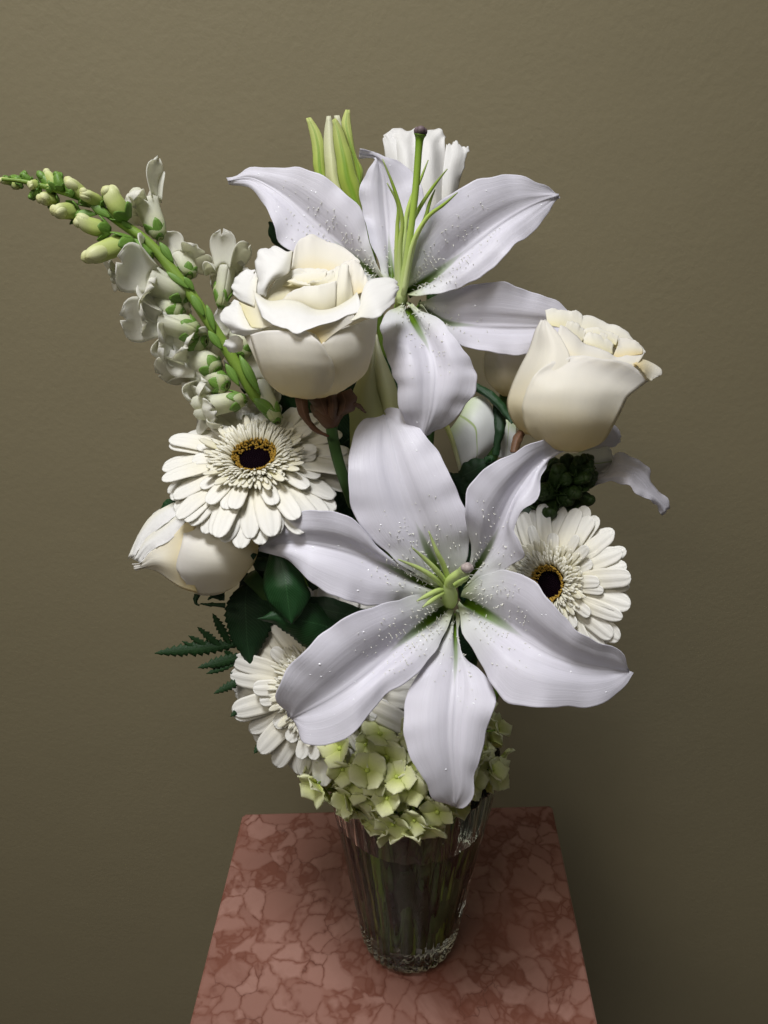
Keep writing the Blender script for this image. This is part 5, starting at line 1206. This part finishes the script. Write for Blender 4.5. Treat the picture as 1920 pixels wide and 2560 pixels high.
for i, (u, v, d, ang, ln) in enumerate([(690, 1010, .470, 1.9, 200), (650, 960, .474, 2.4, 170), (880, 1080, .480, 1.6, 260), (900, 1250, .482, 1.5, 260), (870, 1180, .476, 1.3, 200), (700, 1420, .476, 2.2, 220), (760, 1500, .478, 2.8, 240), (860, 1480, .480, 1.4, 220),
                                        (640, 1500, .474, 2.0, 150), (1180, 1250, .482, 1.2, 240), (1300, 1240, .484, .9, 200), (1290, 1330, .482, .6, 200), (960, 1000, .486, 1.7, 240), (1220, 1400, .484, 1.0, 240), (1000, 1650, .492, 2.0, 260), (900, 1650, .488, 2.5, 240), (1130, 1620, .492, 1.0, 240), (1260, 1560, .486, .6, 200), (960, 1380, .49, 1.8, 240), (1060, 1420, .492, 1.3, 240), (700, 1110, .474, 2.3, 200), (745, 1010, .46, 2.1, 150), (700, 590, .462, 2.2, 90)]):
    dx, dy = math.cos(ang), -math.sin(ang); px, py = -dy, dx
    w = ln*.27
    a0 = (u-dx*ln*.5, v-dy*ln*.5)
    LL, MM, RR = [], [], []
    for q in np.linspace(0, 1, 6):
        ww = w*math.sin(min(1, q*.94+.04)*math.pi)**.8
        c0 = (a0[0]+dx*ln*q, a0[1]+dy*ln*q)
        LL.append((c0[0]-px*ww, c0[1]-py*ww)); MM.append(c0); RR.append((c0[0]+px*ww, c0[1]+py*ww))
    leaf(sal, FULL, LL, MM, RR, (d+.006, d, d-.004+bk.uniform(-.004, .004)), (.004, .004, .001), M_LEAFD if i % 3 else M_LEAF, seed=100+i)
part('stem', tube_arrays(stem_to_vase([(1000, 1000, .495), (1010, 1250, .50), (1020, 1500, .515)], (0.9, .012), foot), [.0015, .002, .003], 8), M_STEMD, sal)
# extra stems and submerged leaves, added to darken the view through the glass
for i in range(30):
    a, q = bk.uniform(0, 6.28), .042*math.sqrt(bk.uniform(.05, 1)); b2, q2 = a+bk.uniform(-1.6, 1.6), .028*math.sqrt(bk.uniform(.05, 1))
    top = np.array([VX+q*math.cos(a), VY+q*math.sin(a), PT+.20]); bot = np.array([VX+q2*math.cos(b2), VY+q2*math.sin(b2), PT+.020+bk.uniform(0, .012)])
    midp = (top+bot)/2 + np.array([bk.normal()*.004, bk.normal()*.004, 0])
    part('stem', tube_arrays(cr(np.array([top, midp, bot]), 12), [.0032, .0026, .0028], 8), M_STEMD if i % 4 else M_STEM, sal)
for i in range(22):
    a = i*2.39996; q = .012+.021*((i % 5)/4); L = bk.uniform(.06, .115); W = bk.uniform(.009, .014)
    c0 = np.array([VX+q*math.cos(a), VY+q*math.sin(a), PT+.024+bk.uniform(0, .05)])
    upv = np.array([.12*math.cos(a), .12*math.sin(a), 1.0]); tang = np.array([-math.sin(a), math.cos(a), 0.0]); rad = np.array([math.cos(a), math.sin(a), 0])
    tt = np.linspace(0, 1, 12)[:, None]; ss = np.linspace(-1, 1, 7)[None, :]
    W2 = W*np.sin(np.clip(tt*.93+.05, 0, 1)*math.pi)**.8
    G = c0 + upv*(tt*L)[..., None] + tang*(ss*W2 + .006*np.sin(tt*3+i))[..., None] + rad*(-.25*W2*ss**2)[..., None]
    part('leaf', sheet_arrays(G, .0005), M_LEAFD if i % 6 else M_STEMD, sal)
# broad leaves added at the far side to block the bright marble behind
for i, a in enumerate(np.linspace(-.1, 3.3, 15)):
    q = .030+.006*(i % 2); L = bk.uniform(.10, .125); W = .013
    c0 = np.array([VX+q*.80*math.cos(a), VY+q*.80*math.sin(a), PT+.020+bk.uniform(0, .012)])
    upv = np.array([.13*math.cos(a), .13*math.sin(a), 1.0]); tang = np.array([-math.sin(a), math.cos(a), 0.0]); rad = np.array([math.cos(a), math.sin(a), 0])
    tt = np.linspace(0, 1, 12)[:, None]; ss = np.linspace(-1, 1, 7)[None, :]
    W2 = W*np.sin(np.clip(tt*.80+.14, 0, 1)*math.pi)**.6
    G = c0 + upv*(tt*L)[..., None] + tang*(ss*W2)[..., None] + rad*(-.20*W2*ss**2)[..., None]
    part('leaf', sheet_arrays(G, .0005), M_LEAFD if i % 5 else M_STEMD, sal)
